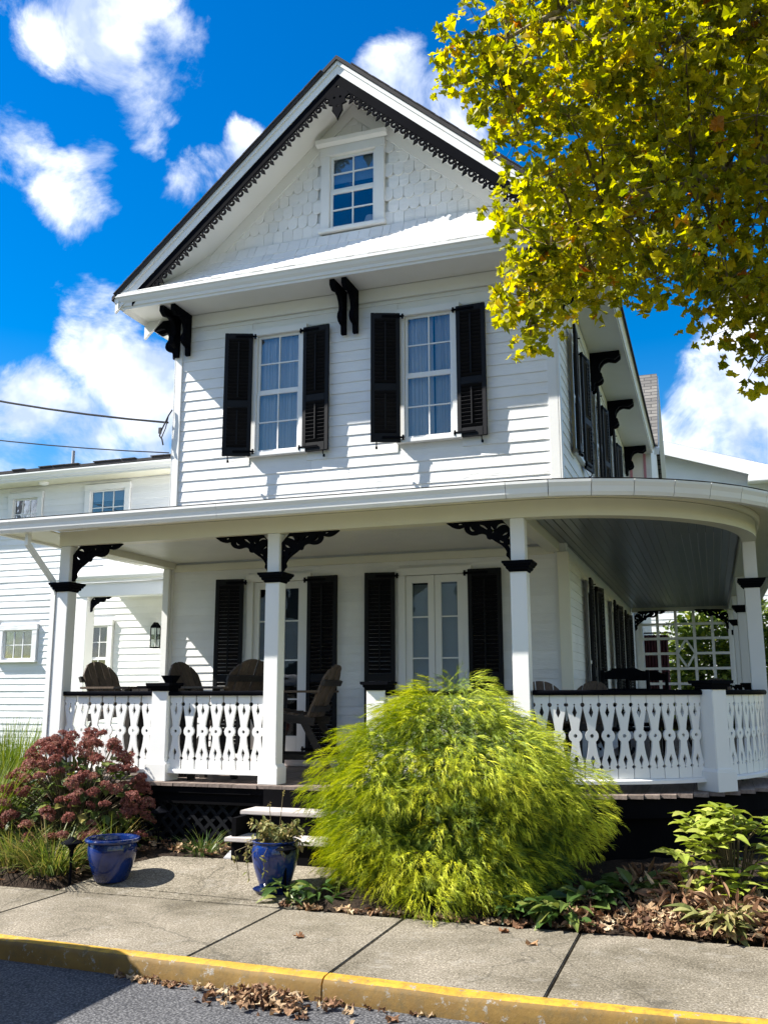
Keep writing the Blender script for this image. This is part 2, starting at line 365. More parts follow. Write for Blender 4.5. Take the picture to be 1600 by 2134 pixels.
def circ(cx, cy, r, n=14, a0=0, a1=2 * PI):
    return [(cx + r * math.cos(a0 + (a1 - a0) * i / n), cy + r * math.sin(a0 + (a1 - a0) * i / n)) for i in range(n)]
def flat(name, outers, holes, depth, m, bev=0):
    """sawn flat shape: outlines and holes in x,z; thickness along y"""
    cu = bpy.data.curves.new(name, 'CURVE'); cu.dimensions = '2D'; cu.fill_mode = 'BOTH'; cu.extrude = depth / 2; cu.bevel_depth = bev; cu.bevel_resolution = 0
    for pl in list(outers) + list(holes):
        sp = cu.splines.new('POLY'); sp.points.add(len(pl) - 1); sp.use_cyclic_u = True
        for i, (x, y) in enumerate(pl): sp.points[i].co = (x, y, 0, 1)
    ob = bpy.data.objects.new('tmp', cu); COL.objects.link(ob)
    me = bpy.data.meshes.new_from_object(ob.evaluated_get(bpy.context.evaluated_depsgraph_get()))
    bpy.data.objects.remove(ob); bpy.data.curves.remove(cu)
    me.transform(Matrix(((1, 0, 0, 0), (0, 0, -1, 0), (0, 1, 0, 0), (0, 0, 0, 1))))
    me.name = name; me.materials.clear(); me.materials.append(m)
    for p in me.polygons: p.use_smooth = False
    return me
def smooth2(pts, it=2, closed=True):
    for _ in range(it):
        q = []; n = len(pts)
        for i in range(n if closed else n - 1):
            a = pts[i]; b = pts[(i + 1) % n]
            q += [(a[0] * .75 + b[0] * .25, a[1] * .75 + b[1] * .25), (a[0] * .25 + b[0] * .75, a[1] * .25 + b[1] * .75)]
        pts = q
    return pts
def unit_board(name, m, h, t=.0145, t2=.004):
    g = G(); g.prism([(0, 0), (-t, 0), (-t2, h), (0, h)], 0, 1, lambda p, q, a: (a, p, q)); me = g.mesh(name); me.materials.append(m); return me
def siding(parent, x0, x1, z0, z1, y, pitch, m, openings=(), face='front', maxlen=None, jx=None, name='clapboard'):
    """one object for each clapboard run, cut round the openings (x0,x1,z0,z1)"""
    me = unit_board(name, m, pitch + .012)
    z = z0
    while z < z1 - .02:
        h = min(pitch, z1 - z); zz = (z + .01, z + pitch - .01); segs = [(x0, x1)]
        for a, b, c, d in openings:
            if d > zz[0] and c < zz[1]:
                ns = []
                for s0, s1 in segs:
                    if b <= s0 or a >= s1: ns.append((s0, s1))
                    else:
                        if a - s0 > .03: ns.append((s0, a))
                        if s1 - b > .03: ns.append((b, s1))
                segs = ns
        if maxlen:
            ns = []
            for s0, s1 in segs:
                while s1 - s0 > maxlen:
                    c = s0 + maxlen * random.uniform(.45, .95)
                    if s1 - c < .3: break
                    ns.append((s0, c - .0012)); s0 = c + .0012
                ns.append((s0, s1))
            segs = ns
        for s0, s1 in segs:
            j = random.uniform(-.0025, .0025)
            if face == 'front': o = place(name, me, parent, (s0, y + j * .6, z + j), (random.uniform(-.004, .006), 0, random.uniform(-.0008, .0008)), (s1 - s0, 1, h / pitch if h < pitch else 1))
            elif face == 'right': o = place(name, me, parent, (y, s0, z + j), (0, 0, PI / 2), (s1 - s0, 1, 1))
            elif face == 'left': o = place(name, me, parent, (y, s1, z + j), (0, 0, -PI / 2), (s1 - s0, 1, 1))
        z += pitch
def wall_panel(name, parent, x0, x1, z0, z1, y, openings, m, th=.03):
    xs = sorted({x0, x1} | {a for o in openings for a in o[:2]}); zs = sorted({z0, z1} | {a for o in openings for a in o[2:]}); g = G()
    for i in range(len(xs) - 1):
        for j in range(len(zs) - 1):
            cx = (xs[i] + xs[i + 1]) / 2; cz = (zs[j] + zs[j + 1]) / 2
            if any(a < cx < b and c < cz < d for a, b, c, d in openings): continue
            g.box(xs[i], xs[i + 1], y, y + th, zs[j], zs[j + 1])
    return g.build(name, m, parent)
def window(parent, x0, x1, z0, z1, y, cols, rows, casing=.09, sashes=1, cap=False, curtain=None, m='trim', room=.5, sill=True, mun=.014, fr=.035, blind=None):
    """x0..z1 is the sash opening; the casing stands proud of the wall at y"""
    g = G(); yo = y - .035
    g.box(x0 - casing, x0, yo, y + .02, z0, z1).box(x1, x1 + casing, yo, y + .02, z0, z1).box(x0 - casing - .01, x1 + casing + .01, yo - .006, y + .02, z1, z1 + casing)
    if not sill: g.box(x0 - casing, x1 + casing, yo, y + .02, z0 - casing * .7, z0)
    w = g.build('window', MW[m], parent, bev=.004)
    if sill: G().box(x0 - casing - .02, x1 + casing + .02, yo - .03, y + .02, z0 - .05, z0 - .001).build('sill', MW[m], w, bev=.004)
    if cap: G().prism([(0, 0), (-.06, .03), (-.075, .075), (0, .085)], x0 - casing - .05, x1 + casing + .05, lambda p, q, a: (a, yo - .008 + p, z1 + casing + .001 + q)).build('window_cap', MW[m], w)
    dz = (z1 - z0) / sashes
    for k in range(sashes):
        a0 = z0 + k * dz; a1 = a0 + dz; ys = y + .012 - (.016 if k == 0 and sashes > 1 else 0) + .012
        if sashes > 1 and k == 0: a1 += .012
        if sashes > 1 and k == 1: a0 += .013
        g = G(); e = .002
        g.box(x0 + e, x0 + fr, ys - .014, ys + .014, a0, a1).box(x1 - fr, x1 - e, ys - .014, ys + .014, a0, a1).box(x0 + fr, x1 - fr, ys - .014, ys + .014, a0, a0 + fr).box(x0 + fr, x1 - fr, ys - .014, ys + .014, a1 - fr, a1)
        g.build('sash', MW[m], w, bev=.003)
        gx0, gx1, gz0, gz1 = x0 + fr, x1 - fr, a0 + fr, a1 - fr; g = G()
        for i in range(1, cols): xx = gx0 + (gx1 - gx0) * i / cols; g.box(xx - mun / 2, xx + mun / 2, ys - .011, ys + .008, gz0, gz1)
        for j in range(1, rows):
            zz = gz0 + (gz1 - gz0) * j / rows
            for i in range(cols):
                q0 = gx0 + (gx1 - gx0) * i / cols + (mun / 2 if i else 0); q1 = gx0 + (gx1 - gx0) * (i + 1) / cols - (mun / 2 if i < cols - 1 else 0)
                g.box(q0, q1, ys - .010, ys + .007, zz - mun / 2, zz + mun / 2)
        if g.v: g.build('muntin', MW[m], w)
        for i in range(cols):
            for j in range(rows):
                p0 = gx0 + (gx1 - gx0) * i / cols; p1 = gx0 + (gx1 - gx0) * (i + 1) / cols; r0 = gz0 + (gz1 - gz0) * j / rows; r1 = gz0 + (gz1 - gz0) * (j + 1) / rows
                G().box(p0 + .0005, p1 - .0005, ys - .001, ys + .001, r0 + .0005, r1 - .0005).build('pane', MW['glass'], w)
    if curtain:
        for c0, c1 in curtain:
            g = G(); n = 36; xa = x0 + (x1 - x0) * c0; xb = x0 + (x1 - x0) * c1
            vs = []; 
            for i in range(n + 1):
                xx = xa + (xb - xa) * i / n; yy = y + .10 + .018 * math.sin(i * 1.9 + c0 * 9) + .01 * math.sin(i * .7)
                vs += [(xx, yy, z0 + .01), (xx + .004 * math.sin(i), yy, z1 - .01)]
            g.add(vs, [(2 * i, 2 * i + 2, 2 * i + 3, 2 * i + 1) for i in range(n)]).build('curtain', MW['curtain'], w, smooth=True)
    if blind:
        G().box(x0 + .02, x1 - .02, y + .07, y + .075, z1 - (z1 - z0) * blind, z1 - .02).build('blind', MW['blind'], w)
    if room:
        g = G(); a, b, c, d = x0 - .3, x1 + .3, z0 - .2, z1 + .2; y0 = y + .035; y1 = y + room
        g.add([(a, y0, c), (b, y0, c), (b, y0, d), (a, y0, d), (a, y1, c), (b, y1, c), (b, y1, d), (a, y1, d)], [(4, 5, 6, 7), (0, 1, 5, 4), (3, 7, 6, 2), (0, 4, 7, 3), (1, 2, 6, 5)])
        g.build('room', MW['room'], w)
    return w
# numpy leaf scatter
def scatter(name, temps, items, m, parent=None, org=(0, 0, 0)):
    """temps: list of (verts, faces); items: (template, 3x3 matrix, position, rnd)"""
    V = []; F = []; A = []; k = 0; by = {}
    for it in items: by.setdefault(it[0], []).append(it)
    for ti, lst in by.items():
        tv = np.array(temps[ti][0], float); tf = np.array([f if len(f) == 4 else (*f, -1) for f in temps[ti][1]], int)
        Rm = np.array([i[1] for i in lst]); P = np.array([i[2] for i in lst], float); r = np.array([i[3] for i in lst])
        vv = np.einsum('nij,vj->nvi', Rm, tv) + P[:, None, :]
        nv = len(tv); V.append(vv.reshape(-1, 3)); A.append(np.repeat(r, nv))
        ff = tf[None] + (np.arange(len(lst)) * nv + k)[:, None, None]
        ff = np.where(tf[None] < 0, -1, ff); F += ff.reshape(-1, 4).tolist(); k += nv * len(lst)
    V = np.concatenate(V) - np.array(org); A = np.concatenate(A)
    me = bpy.data.meshes.new(name)
    me.from_pydata(V.tolist(), [], [f if f[3] >= 0 else f[:3] for f in F])
    at = me.attributes.new('rnd', 'FLOAT', 'POINT'); at.data.foreach_set('value', A.astype(np.float32))
    me.materials.append(m)
    return reg(bpy.data.objects.new(name, me), parent, org)
def frame(x, up=(0, 0, 1), roll=0, s=1.0):
    x = np.array(x, float); x /= np.linalg.norm(x) + 1e-9; u = np.array(up, float); y = np.cross(u, x)
    if np.linalg.norm(y) < 1e-3: y = np.cross((0, 1, 0), x)
    y /= np.linalg.norm(y); z = np.cross(x, y); c, sn = math.cos(roll), math.sin(roll)
    return np.stack([x, y * c + z * sn, z * c - y * sn], 1) * s
def rdir():
    v = np.random.normal(size=3); return v / np.linalg.norm(v)
def ribbon(pts, w, side, taper=True):
    pts = np.array(pts, float); n = len(pts); side = np.array(side, float); vs = []
    for i, p in enumerate(pts):
        ww = w * (1 - (i / (n - 1)) ** 2 * .85) if taper else w
        vs += [p - side * ww / 2, p + side * ww / 2]
    return vs, [(2 * i, 2 * i + 1, 2 * i + 3, 2 * i + 2) for i in range(n - 1)]
def join(parts):
    v = []; f = []
    for a, b in parts:
        k = len(v); v += [tuple(p) for p in a]; f += [tuple(i + k for i in q) for q in b]
    return v, f
U = np.random.uniform; NR = np.random.normal
def bedz(y): return max(0.0, min(.17, (y + 3.58) / .91 * .16))

# ------------------------------------------------------------------ ground, road, kerb, sidewalk
def struct(o): o['kind'] = 'structure'; return o
prof = [(-400, -.16), (-20, -.16), (-5.0, -.16), (-4.95, -.16), (-3.75, -.10), (-3.6, -.03), (-2.67, .13), (-2.3, .14), (30, .14), (400, .14)]
g = G(); xs = [-400, -60, -15, -5, 0, 3, 6, 9, 15, 60, 400]
g.add([(x, y, z) for y, z in prof for x in xs], [(j * 11 + i, j * 11 + i + 1, (j + 1) * 11 + i + 1, (j + 1) * 11 + i) for j in range(len(prof) - 1) for i in range(10)])
struct(g.build('ground', MW['lawn']))
def kline(x): return -4.96 - .05 * (x - 2.0) if x < 4.6 else -5.09 - .05 * math.sin(min(1.0, (x - 4.6) / .8) * PI / 2) * (.5) + .035 * max(0, x - 5.4)          # front of the kerb
g = G(); xs = [-60 + i * 2 for i in range(61)]
g.add([(x, -14, -.125) for x in xs] + [(x, kline(x) + .01, -.118) for x in xs], [(i, i + 1, i + 62, i + 61) for i in range(60)])
struct(g.build('road', MW['asphalt']))
kb = empty('kerb', (0, -5, -.12), kind='structure')
JX = [-9.0, -6.4, -3.9, -1.2, 1.47, 3.355, 4.295, 5.52, 7.3, 9.3, 12, 15]
KJ = [-9.0, -3.9, -1.2, 1.47, 4.295, 9.3, 15]
def kprof(x, dx):
    y = kline(x)
    return [(y - .002, -.14), (y + .004, -.03), (y + .022, -.006), (y + .05, .003), (y + .102 + .012 * math.sin(x * 1.7), .004), (y + .112, -.14)]
for a, b in zip(KJ[:-1], KJ[1:]):
    n = max(2, int((b - a) / .05)); vt = []; 
    for i in range(n + 1):
        x = a + .005 + (b - a - .01) * i / n
        chip = .012 * max(0, math.sin(x * 7.1) * math.sin(x * 3.3 + 1) - .35)
        for k, (y, z) in enumerate(kprof(x, 0)):
            vt.append((x, y + (chip if k in (1, 2) else 0) + random.uniform(-.001, .001), z - (chip if k in (1, 2, 3) else 0) + random.uniform(-.0008, .0008)))
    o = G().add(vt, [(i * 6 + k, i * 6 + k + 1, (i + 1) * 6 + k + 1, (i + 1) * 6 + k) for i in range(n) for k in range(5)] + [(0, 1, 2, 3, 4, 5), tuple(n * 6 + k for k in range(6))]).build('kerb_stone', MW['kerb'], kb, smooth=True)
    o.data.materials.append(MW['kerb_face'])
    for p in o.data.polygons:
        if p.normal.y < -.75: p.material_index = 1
sw = empty('sidewalk', (0, -4.2, 0), kind='structure')
for a, b in zip(JX[:-1], JX[1:]):
    n = 12; vt = []; gap = .007
    for i in range(n + 1):
        x = a + gap + (b - a - 2 * gap) * i / n
        vt += [(x, kline(x) + .09 + .012 * math.sin(x * 1.7), 0), (x, -3.585 + random.uniform(-.012, .012), 0), (x, kline(x) + .09, -.1), (x, -3.585, -.1)]
    f = []
    for i in range(n): k = 4 * i; f += [(k, k + 1, k + 5, k + 4), (k + 1, k + 3, k + 7, k + 5), (k + 2, k + 6, k + 7, k + 3), (k, k + 4, k + 6, k + 2)]
    f += [(0, 2, 3, 1), (4 * n, 4 * n + 1, 4 * n + 3, 4 * n + 2)]
    G().add(vt, f).build('slab', MW['concrete'], sw, bev=.006)
# joint filler: dark soil strip under the gaps
G().box(-9, 15, -4.8, -3.6, -.09, -.03).build('joint_soil', MW['soil'], sw)
wk = empty('walkway', (2.5, -3.1, .05), kind='structure')
def wz(y): return .16 * (y + 3.575) / .91
def slab(poly, name='slab', m='concrete', th=.07, lift=0):
    n = len(poly); top = [(x, y, wz(y) + lift) for x, y in poly]; bot = [(x, y, wz(y) - th) for x, y in poly]
    return G().add(top + bot, [tuple(range(n)), tuple(range(2 * n - 1, n - 1, -1))] + [(i, i + n, (i + 1) % n + n, (i + 1) % n) for i in range(n)]).build(name, MW[m], wk, bev=.005)
slab([(1.36, -3.57), (3.46, -3.57), (3.46, -3.50), (1.42, -3.42)])
slab([(1.425, -3.412), (3.46, -3.49), (3.46, -2.70), (2.5, -2.68), (1.80, -2.71), (1.55, -2.97), (1.50, -3.2)])
slab([(2.36, -2.67), (2.62, -2.67), (2.56, -2.50), (2.33, -2.50)], 'paver', 'metal', .05, .004)
slab([(2.63, -2.67), (2.95, -2.67), (2.9, -2.50), (2.57, -2.50)], 'paver', 'concrete', .05, .004)
slab([(2.96, -2.69), (3.3, -2.69), (3.3, -2.50), (2.91, -2.50)], 'paver', 'concrete', .05, .003)
# planting bed: mounded mulch either side of the walkway
g = G(); nx, ny = 150, 26; X0, X1, Y0, Y1 = -4.0, 11.0, -3.60, -1.2; vt = []
for j in range(ny + 1):
    for i in range(nx + 1):
        x = X0 + (X1 - X0) * i / nx; y = Y0 + (Y1 - Y0) * j / ny; yb = y + (.03 * math.sin(x * 3.1) + .02 * math.sin(x * 8.3) if j == 0 else 0)
        inw = 1.25 < x < 3.6
        z = bedz(y) - .012 + random.uniform(-.012, .012) + (0 if inw or j < 2 else .03 + .02 * math.sin(x * 2.3) * math.sin(y * 3))
        if inw and y < -2.6: z -= .055 if (1.85 if y > -2.9 else 1.48) < x < 3.46 else .01
        vt.append((x, yb, z))
g.add(vt, [(j * (nx + 1) + i, j * (nx + 1) + i + 1, (j + 1) * (nx + 1) + i + 1, (j + 1) * (nx + 1) + i) for j in range(ny) for i in range(nx)])
struct(g.build('planting_bed', MW['soil'], smooth=True))

# ------------------------------------------------------------------ main house
W = 5.0
H = empty('white_house', (2.5, 0, .1), 'tall white clapboard house with black gable trim and black shutters', 'house')
WIN2 = [(1.206, 1.803, 4.508, 6.06), (3.182, 3.779, 4.508, 6.06)]
DOORS = [(1.23, 1.90), (3.17, 3.86)]; DZ0, DZ1 = .80, 2.88
CS = .085
op_u = [(a - .003, b + .003, c - .003, d + .003) for a, b, c, d in WIN2]
op_d = [(a - .003, b + .003, DZ0, DZ1 + .003) for a, b in DOORS]
GW = (2.19, 2.815, 7.37, 8.40)
wall_panel('wall', H, 0, W, .1, 7.2, .022, op_u + op_d, MW['white'])
G().box(W - .03, W, .055, 9.6, .1, 6.5).build('wall', MW['white'], H)
G().box(0, .03, .055, 9.6, .1, 6.5).build('wall', MW['white'], H)
so_u = [(a - CS - .012, b + CS + .012, c - .06, d + CS + .002) for a, b, c, d in WIN2]
so_d = [(a - CS - .002, b + CS + .002, .1, DZ1 + CS + .002) for a, b in DOORS]
siding(H, .10, W - .11, 3.42, 6.30, .02, .135, MW['white'], so_u, maxlen=3.6)
siding(H, .10, W - .10, .80, 3.05, .02, .1, MW['white'], so_d, maxlen=3.4)
SIDE_U = [(1.05, 1.95), (3.55, 4.45), (5.95, 6.85)]
siding(H, .11, 9.5, 3.42, 6.30, W - .002, .135, MW['white'], [(a, b, 4.4, 6.1) for a, b in SIDE_U], 'right', 4)
siding(H, .11, 9.5, .80, 3.05, W - .002, .1, MW['white'], [(1.6, 2.4, .8, 2.95), (4.6, 5.3, .8, 2.95), (6.5, 7.2, .8, 2.95)], 'right', 4)
# corner boards, friezes
G().box(0, .10, -.012, .018, .75, 6.31).build('corner_board', MW['trim'], H, bev=.004)
G().box(-.014, -.001, -.012, .11, .75, 6.31).build('corner_board', MW['trim'], H, bev=.004)
G().box(W - .11, W, -.012, .018, .75, 6.31).build('corner_board', MW['trim'], H, bev=.004)
G().box(W + .001, W + .024, -.012, .11, .75, 6.31).build('corner_board', MW['trim'], H, bev=.004)
G().box(-.015, W + .027, -.022, .018, 6.312, 6.478).build('frieze', MW['trim'], H, bev=.004)
G().box(W + .001, W + .030, .02, 9.5, 6.312, 6.478).build('frieze', MW['trim'], H, bev=.004)
G().box(.10, W - .11, -.018, .018, 3.052, 3.14).build('frieze', MW['cream_bounce'], H, bev=.004)
for x0, x1, z0, z1 in WIN2:
    k = x0 > 2
    window(H, x0, x1, z0, z1, .0, 2, 2, CS, 2, curtain=[(.0, .5), (.5, 1.0)] if not k else [(0, .56), (.6, 1.0)], mun=.016)
# french doors
for di, (x0, x1) in enumerate(DOORS):
    g = G(); g.box(x0 - CS, x0, -.035, .02, DZ0, DZ1).box(x1, x1 + CS, -.035, .02, DZ0, DZ1).box(x0 - CS - .01, x1 + CS + .01, -.042, .02, DZ1, DZ1 + CS)
    d = g.build('door', MW['trim'], H, bev=.004)
    G().box(x0 - CS - .02, x1 + CS + .02, -.10, .02, DZ0 - .075, DZ0 - .002).build('threshold', MW['tread'], d, bev=.004)
    xm = (x0 + x1) / 2
    for k, (a, b) in enumerate(((x0 + .003, xm - .003), (xm + .003, x1 - .003))):
        st = .075; zb = DZ0 + .26; zt = DZ1 - .09; g = G()
        g.box(a, a + st, 0, .035, DZ0, DZ1 - .004).box(b - st, b, 0, .035, DZ0, DZ1 - .004).box(a + st, b - st, 0, .035, DZ0, zb).box(a + st, b - st, 0, .035, zt, DZ1 - .004)
        g.build('door_leaf', MW['trim'], d, bev=.004)
        zz = [zb, 1.48, 1.935, 2.40, zt]
        for q in zz[1:-1]: G().box(a + st, b - st, .006, .028, q - .008, q + .008).build('muntin', MW['trim'], d)
        for q0, q1 in zip(zz[:-1], zz[1:]): G().box(a + st, b - st, .016, .018, q0 + .0005, q1 - .0005).build('pane', MW['glass'], d)
        if k: G().tube([(a + .03, -.002, 1.72), (a + .03, -.05, 1.72), (a + .11, -.05, 1.72)], .011, 8).build('handle', MW['metal'], d, smooth=True)
    g = G(); a, b, c, e = x0 - .2, x1 + .2, DZ0 - .05, DZ1 + .1
    g.add([(a, .05, c), (b, .05, c), (b, .05, e), (a, .05, e), (a, .9, c), (b, .9, c), (b, .9, e), (a, .9, e)], [(4, 5, 6, 7), (0, 1, 5, 4), (3, 7, 6, 2), (0, 4, 7, 3), (1, 2, 6, 5)])
    g.build('room', MW['room'], d)
    if di == 1: G().box(x0 + .05, x1 - .05, .10, .105, DZ0 + .3, DZ1 - .1).build('blind', MW['blind'], d)
# shutters
SLAT = {}
def shutter(parent, hinge, w, z0, z1, ang, sgn, each, base_y=-.055):
    """hinge (x) on the window side; sgn +1 opens to the right, -1 to the left; ang is the swing off the wall. Built along local +x, then turned."""
    t = .034; st = .05; zm = z0 + (z1 - z0) * .42; rails = [(z0, z0 + .11), (zm - .045, zm + .045), (z1 - .075, z1)]
    g = G(); g.box(0, st, 0, t, z0, z1).box(w - st, w, 0, t, z0, z1)
    for a, b in rails: g.box(st, w - st, .001, t - .001, a, b)
    org = (0, 0, 0)
    me = g.mesh('shutter', org, bev=.004); me.materials.append(MW['shutter'])
    o = place('shutter', me, parent, (hinge, base_y, 0))
    rz = -ang if sgn > 0 else PI + ang
    o.rotation_euler = (0, 0, rz)
    def sub(name, me2, loc, rot=None):
        c = bpy.data.objects.new(name, me2); COL.objects.link(c); c.parent = o; c.location = loc
        if rot: c.rotation_euler = rot
        return c
    sl_w = w - 2 * st
    key = (round(sl_w, 3))
    if key not in SLAT:
        gg = G(); gg.box(0, sl_w, -.025, .025, -.0035, .0035); SLAT[key] = gg.mesh('louvre_slat'); SLAT[key].materials.append(MW['shutter'])
    tilt = math.radians(-47) if sgn > 0 else math.radians(47)
    gj = G(); pitch = .044
    for a, b in ((rails[0][1], rails[1][0]), (rails[1][1], rails[2][0])):
        n = int((b - a) / pitch); p = (b - a) / n
        for i in range(n):
            zc = a + p * (i + .5)
            if each: sub('louvre_slat', SLAT[key], (st, t / 2, zc), (tilt + random.uniform(-.06, .06), 0, 0))
            else: gj.obox((st + sl_w / 2, t / 2, zc), (sl_w, .050, .007), Matrix.Rotation(tilt, 3, 'X'))
        gr = G(); yr = -.006 if sgn > 0 else t + .006
        gr.box(w / 2 - .007, w / 2 + .007, yr - .006, yr + .006, a + .04, b - .04); m2 = gr.mesh('tilt_rod'); m2.materials.append(MW['shutter']); sub('tilt_rod', m2, (0, 0, 0))
    if not each:
        m2 = gj.mesh('louvre_slats'); m2.materials.append(MW['shutter']); tag(sub('louvre_slats', m2, (0, 0, 0)), kind='stuff')
    for zc in (z0 + .055, z1 - .045):
        yf = -.008 if sgn > 0 else t + .008
        gh = G(); gh.box(-.03, w * .62, yf - .004, yf + .004, zc - .013, zc + .013).tube([(-.03, yf, zc - .03), (-.03, yf, zc + .03)], .012, 8).box(-.05, -.03, yf - .004, .06, zc - .006, zc + .006)
        m2 = gh.mesh('hinge'); m2.materials.append(MW['black']); sub('hinge', m2, (0, 0, 0))
    gs = G(); gs.tube([(w * .8, t / 2, z0 - .004), (w * .8, t / 2, z0 - .035), (w * .8, t / 2 + .03 * sgn, z0 - .06)], .007, 6).tube([(w * .8, t / 2 + .03 * sgn, z0 - .045), (w * .8, t / 2 + .03 * sgn, z0 - .075)], .014, 8)
    m2 = gs.mesh('holdback'); m2.materials.append(MW['black']); sub('holdback', m2, (0, 0, 0))
    return o
for x0, x1, z0, z1 in WIN2:
    shutter(H, x0 - .045, .355, 4.46, 6.08, math.radians(21), -1, True)
    shutter(H, x1 + .055, .355, 4.46, 6.08, math.radians(3), 1, True)
for x0, x1 in DOORS:
    shutter(H, x0 - .11, .355, .86, 2.92, math.radians(9), -1, False, -.05)
    shutter(H, x1 + .055, .385, .86, 2.92, math.radians(2), 1, False, -.05)
# side wall: windows almost edge-on, with shutters standing off the wall
def side_shutter(y, w, z0, z1, ang, sgn):
    o = shutter(H, W + .06, w, z0, z1, 0, 1, False)
    o.location = Vector((W + .075, y, 0)) - WO[H.name]
    o.rotation_euler = (0, 0, PI / 2 - ang if sgn > 0 else -PI / 2 + ang)
def side_window(y0, y1, z0, z1, m='trim'):
    g = G(); c = .09; X = W
    g.box(X - .01, X + .035, y0 - c, y0, z0, z1).box(X - .01, X + .035, y1, y1 + c, z0, z1).box(X - .01, X + .04, y0 - c, y1 + c, z1, z1 + c).box(X - .01, X + .06, y0 - c - .02, y1 + c + .02, z0 - .05, z0)
    w = g.build('window', MW[m], H, bev=.004)
    ym = (y0 + y1) / 2; zm = (z0 + z1) / 2
    g = G(); g.box(X + .002, X + .022, y0, y0 + .035, z0, z1).box(X + .002, X + .022, y1 - .035, y1, z0, z1).box(X + .002, X + .022, y0 + .035, y1 - .035, zm - .02, zm + .02).box(X + .002, X + .022, y0 + .035, y1 - .035, z1 - .035, z1).box(X + .002, X + .022, y0 + .035, y1 - .035, z0, z0 + .035)
    g.build('sash', MW[m], w)
    for a, b in ((z0 + .035, zm - .02), (zm + .02, z1 - .035)): G().box(X + .006, X + .009, y0 + .035, y1 - .035, a, b).build('pane', MW['glass'], w)
    G().box(X - .002, X + .001, y0, y1, z0, z1).build('blind', MW['room'], w)
for y0, y1 in SIDE_U:
    side_window(y0 + .15, y1 - .15, 4.51, 6.0)
    side_shutter(y0 + .12, .36, 4.42, 6.02, .05, -1); side_shutter(y1 - .12, .36, 4.42, 6.02, .16, 1)
for y0, y1 in ((1.7, 2.3), (4.7, 5.2), (6.6, 7.1)):
    side_window(y0, y1, 1.0, 2.85)
    side_shutter(y0 - .03, .36, .95, 2.93, .05, -1); side_shutter(y1 + .03, .36, .95, 2.93, .16, 1)
# eaves: soffits, cornice gutters
ZE = 6.655; SL = (9.40 - ZE) / 3.1; YF = -.57; XE = -.6; YB = 9.6
def rz(x): return ZE + SL * (x - XE) if x < 2.5 else ZE + SL * (W - XE - x)
G().box(XE + .04, W - XE - .04, YF + .05, -.023, 6.48, 6.50).build('soffit', MW['trim'], H)
G().box(XE + .04, -.016, -.022, YB, 6.48, 6.50).build('soffit', MW['trim'], H)
G().box(W + .031, W - XE - .04, -.022, YB, 6.48, 6.50).build('soffit', MW['trim'], H)
ogee = [(.05, 0), (.045, .03), (.03, .035), (.022, .07), (.0, .10), (-.015, .135), (-.03, .15), (-.03, .185), (.05, .185)]
G().prism(ogee, XE + .02, W - XE - .02, lambda p, q, a: (a, YF + p, 6.465 + q)).build('cornice_gutter', MW['trim'], H)
G().prism(ogee, YF - .01, YB, lambda p, q, a: (XE + .01 + p, a, 6.465 + q)).build('cornice_gutter', MW['trim'], H)
G().prism(ogee, YF - .01, YB, lambda p, q, a: (W - XE - .01 - p, a, 6.465 + q)).build('cornice_gutter', MW['trim'], H)
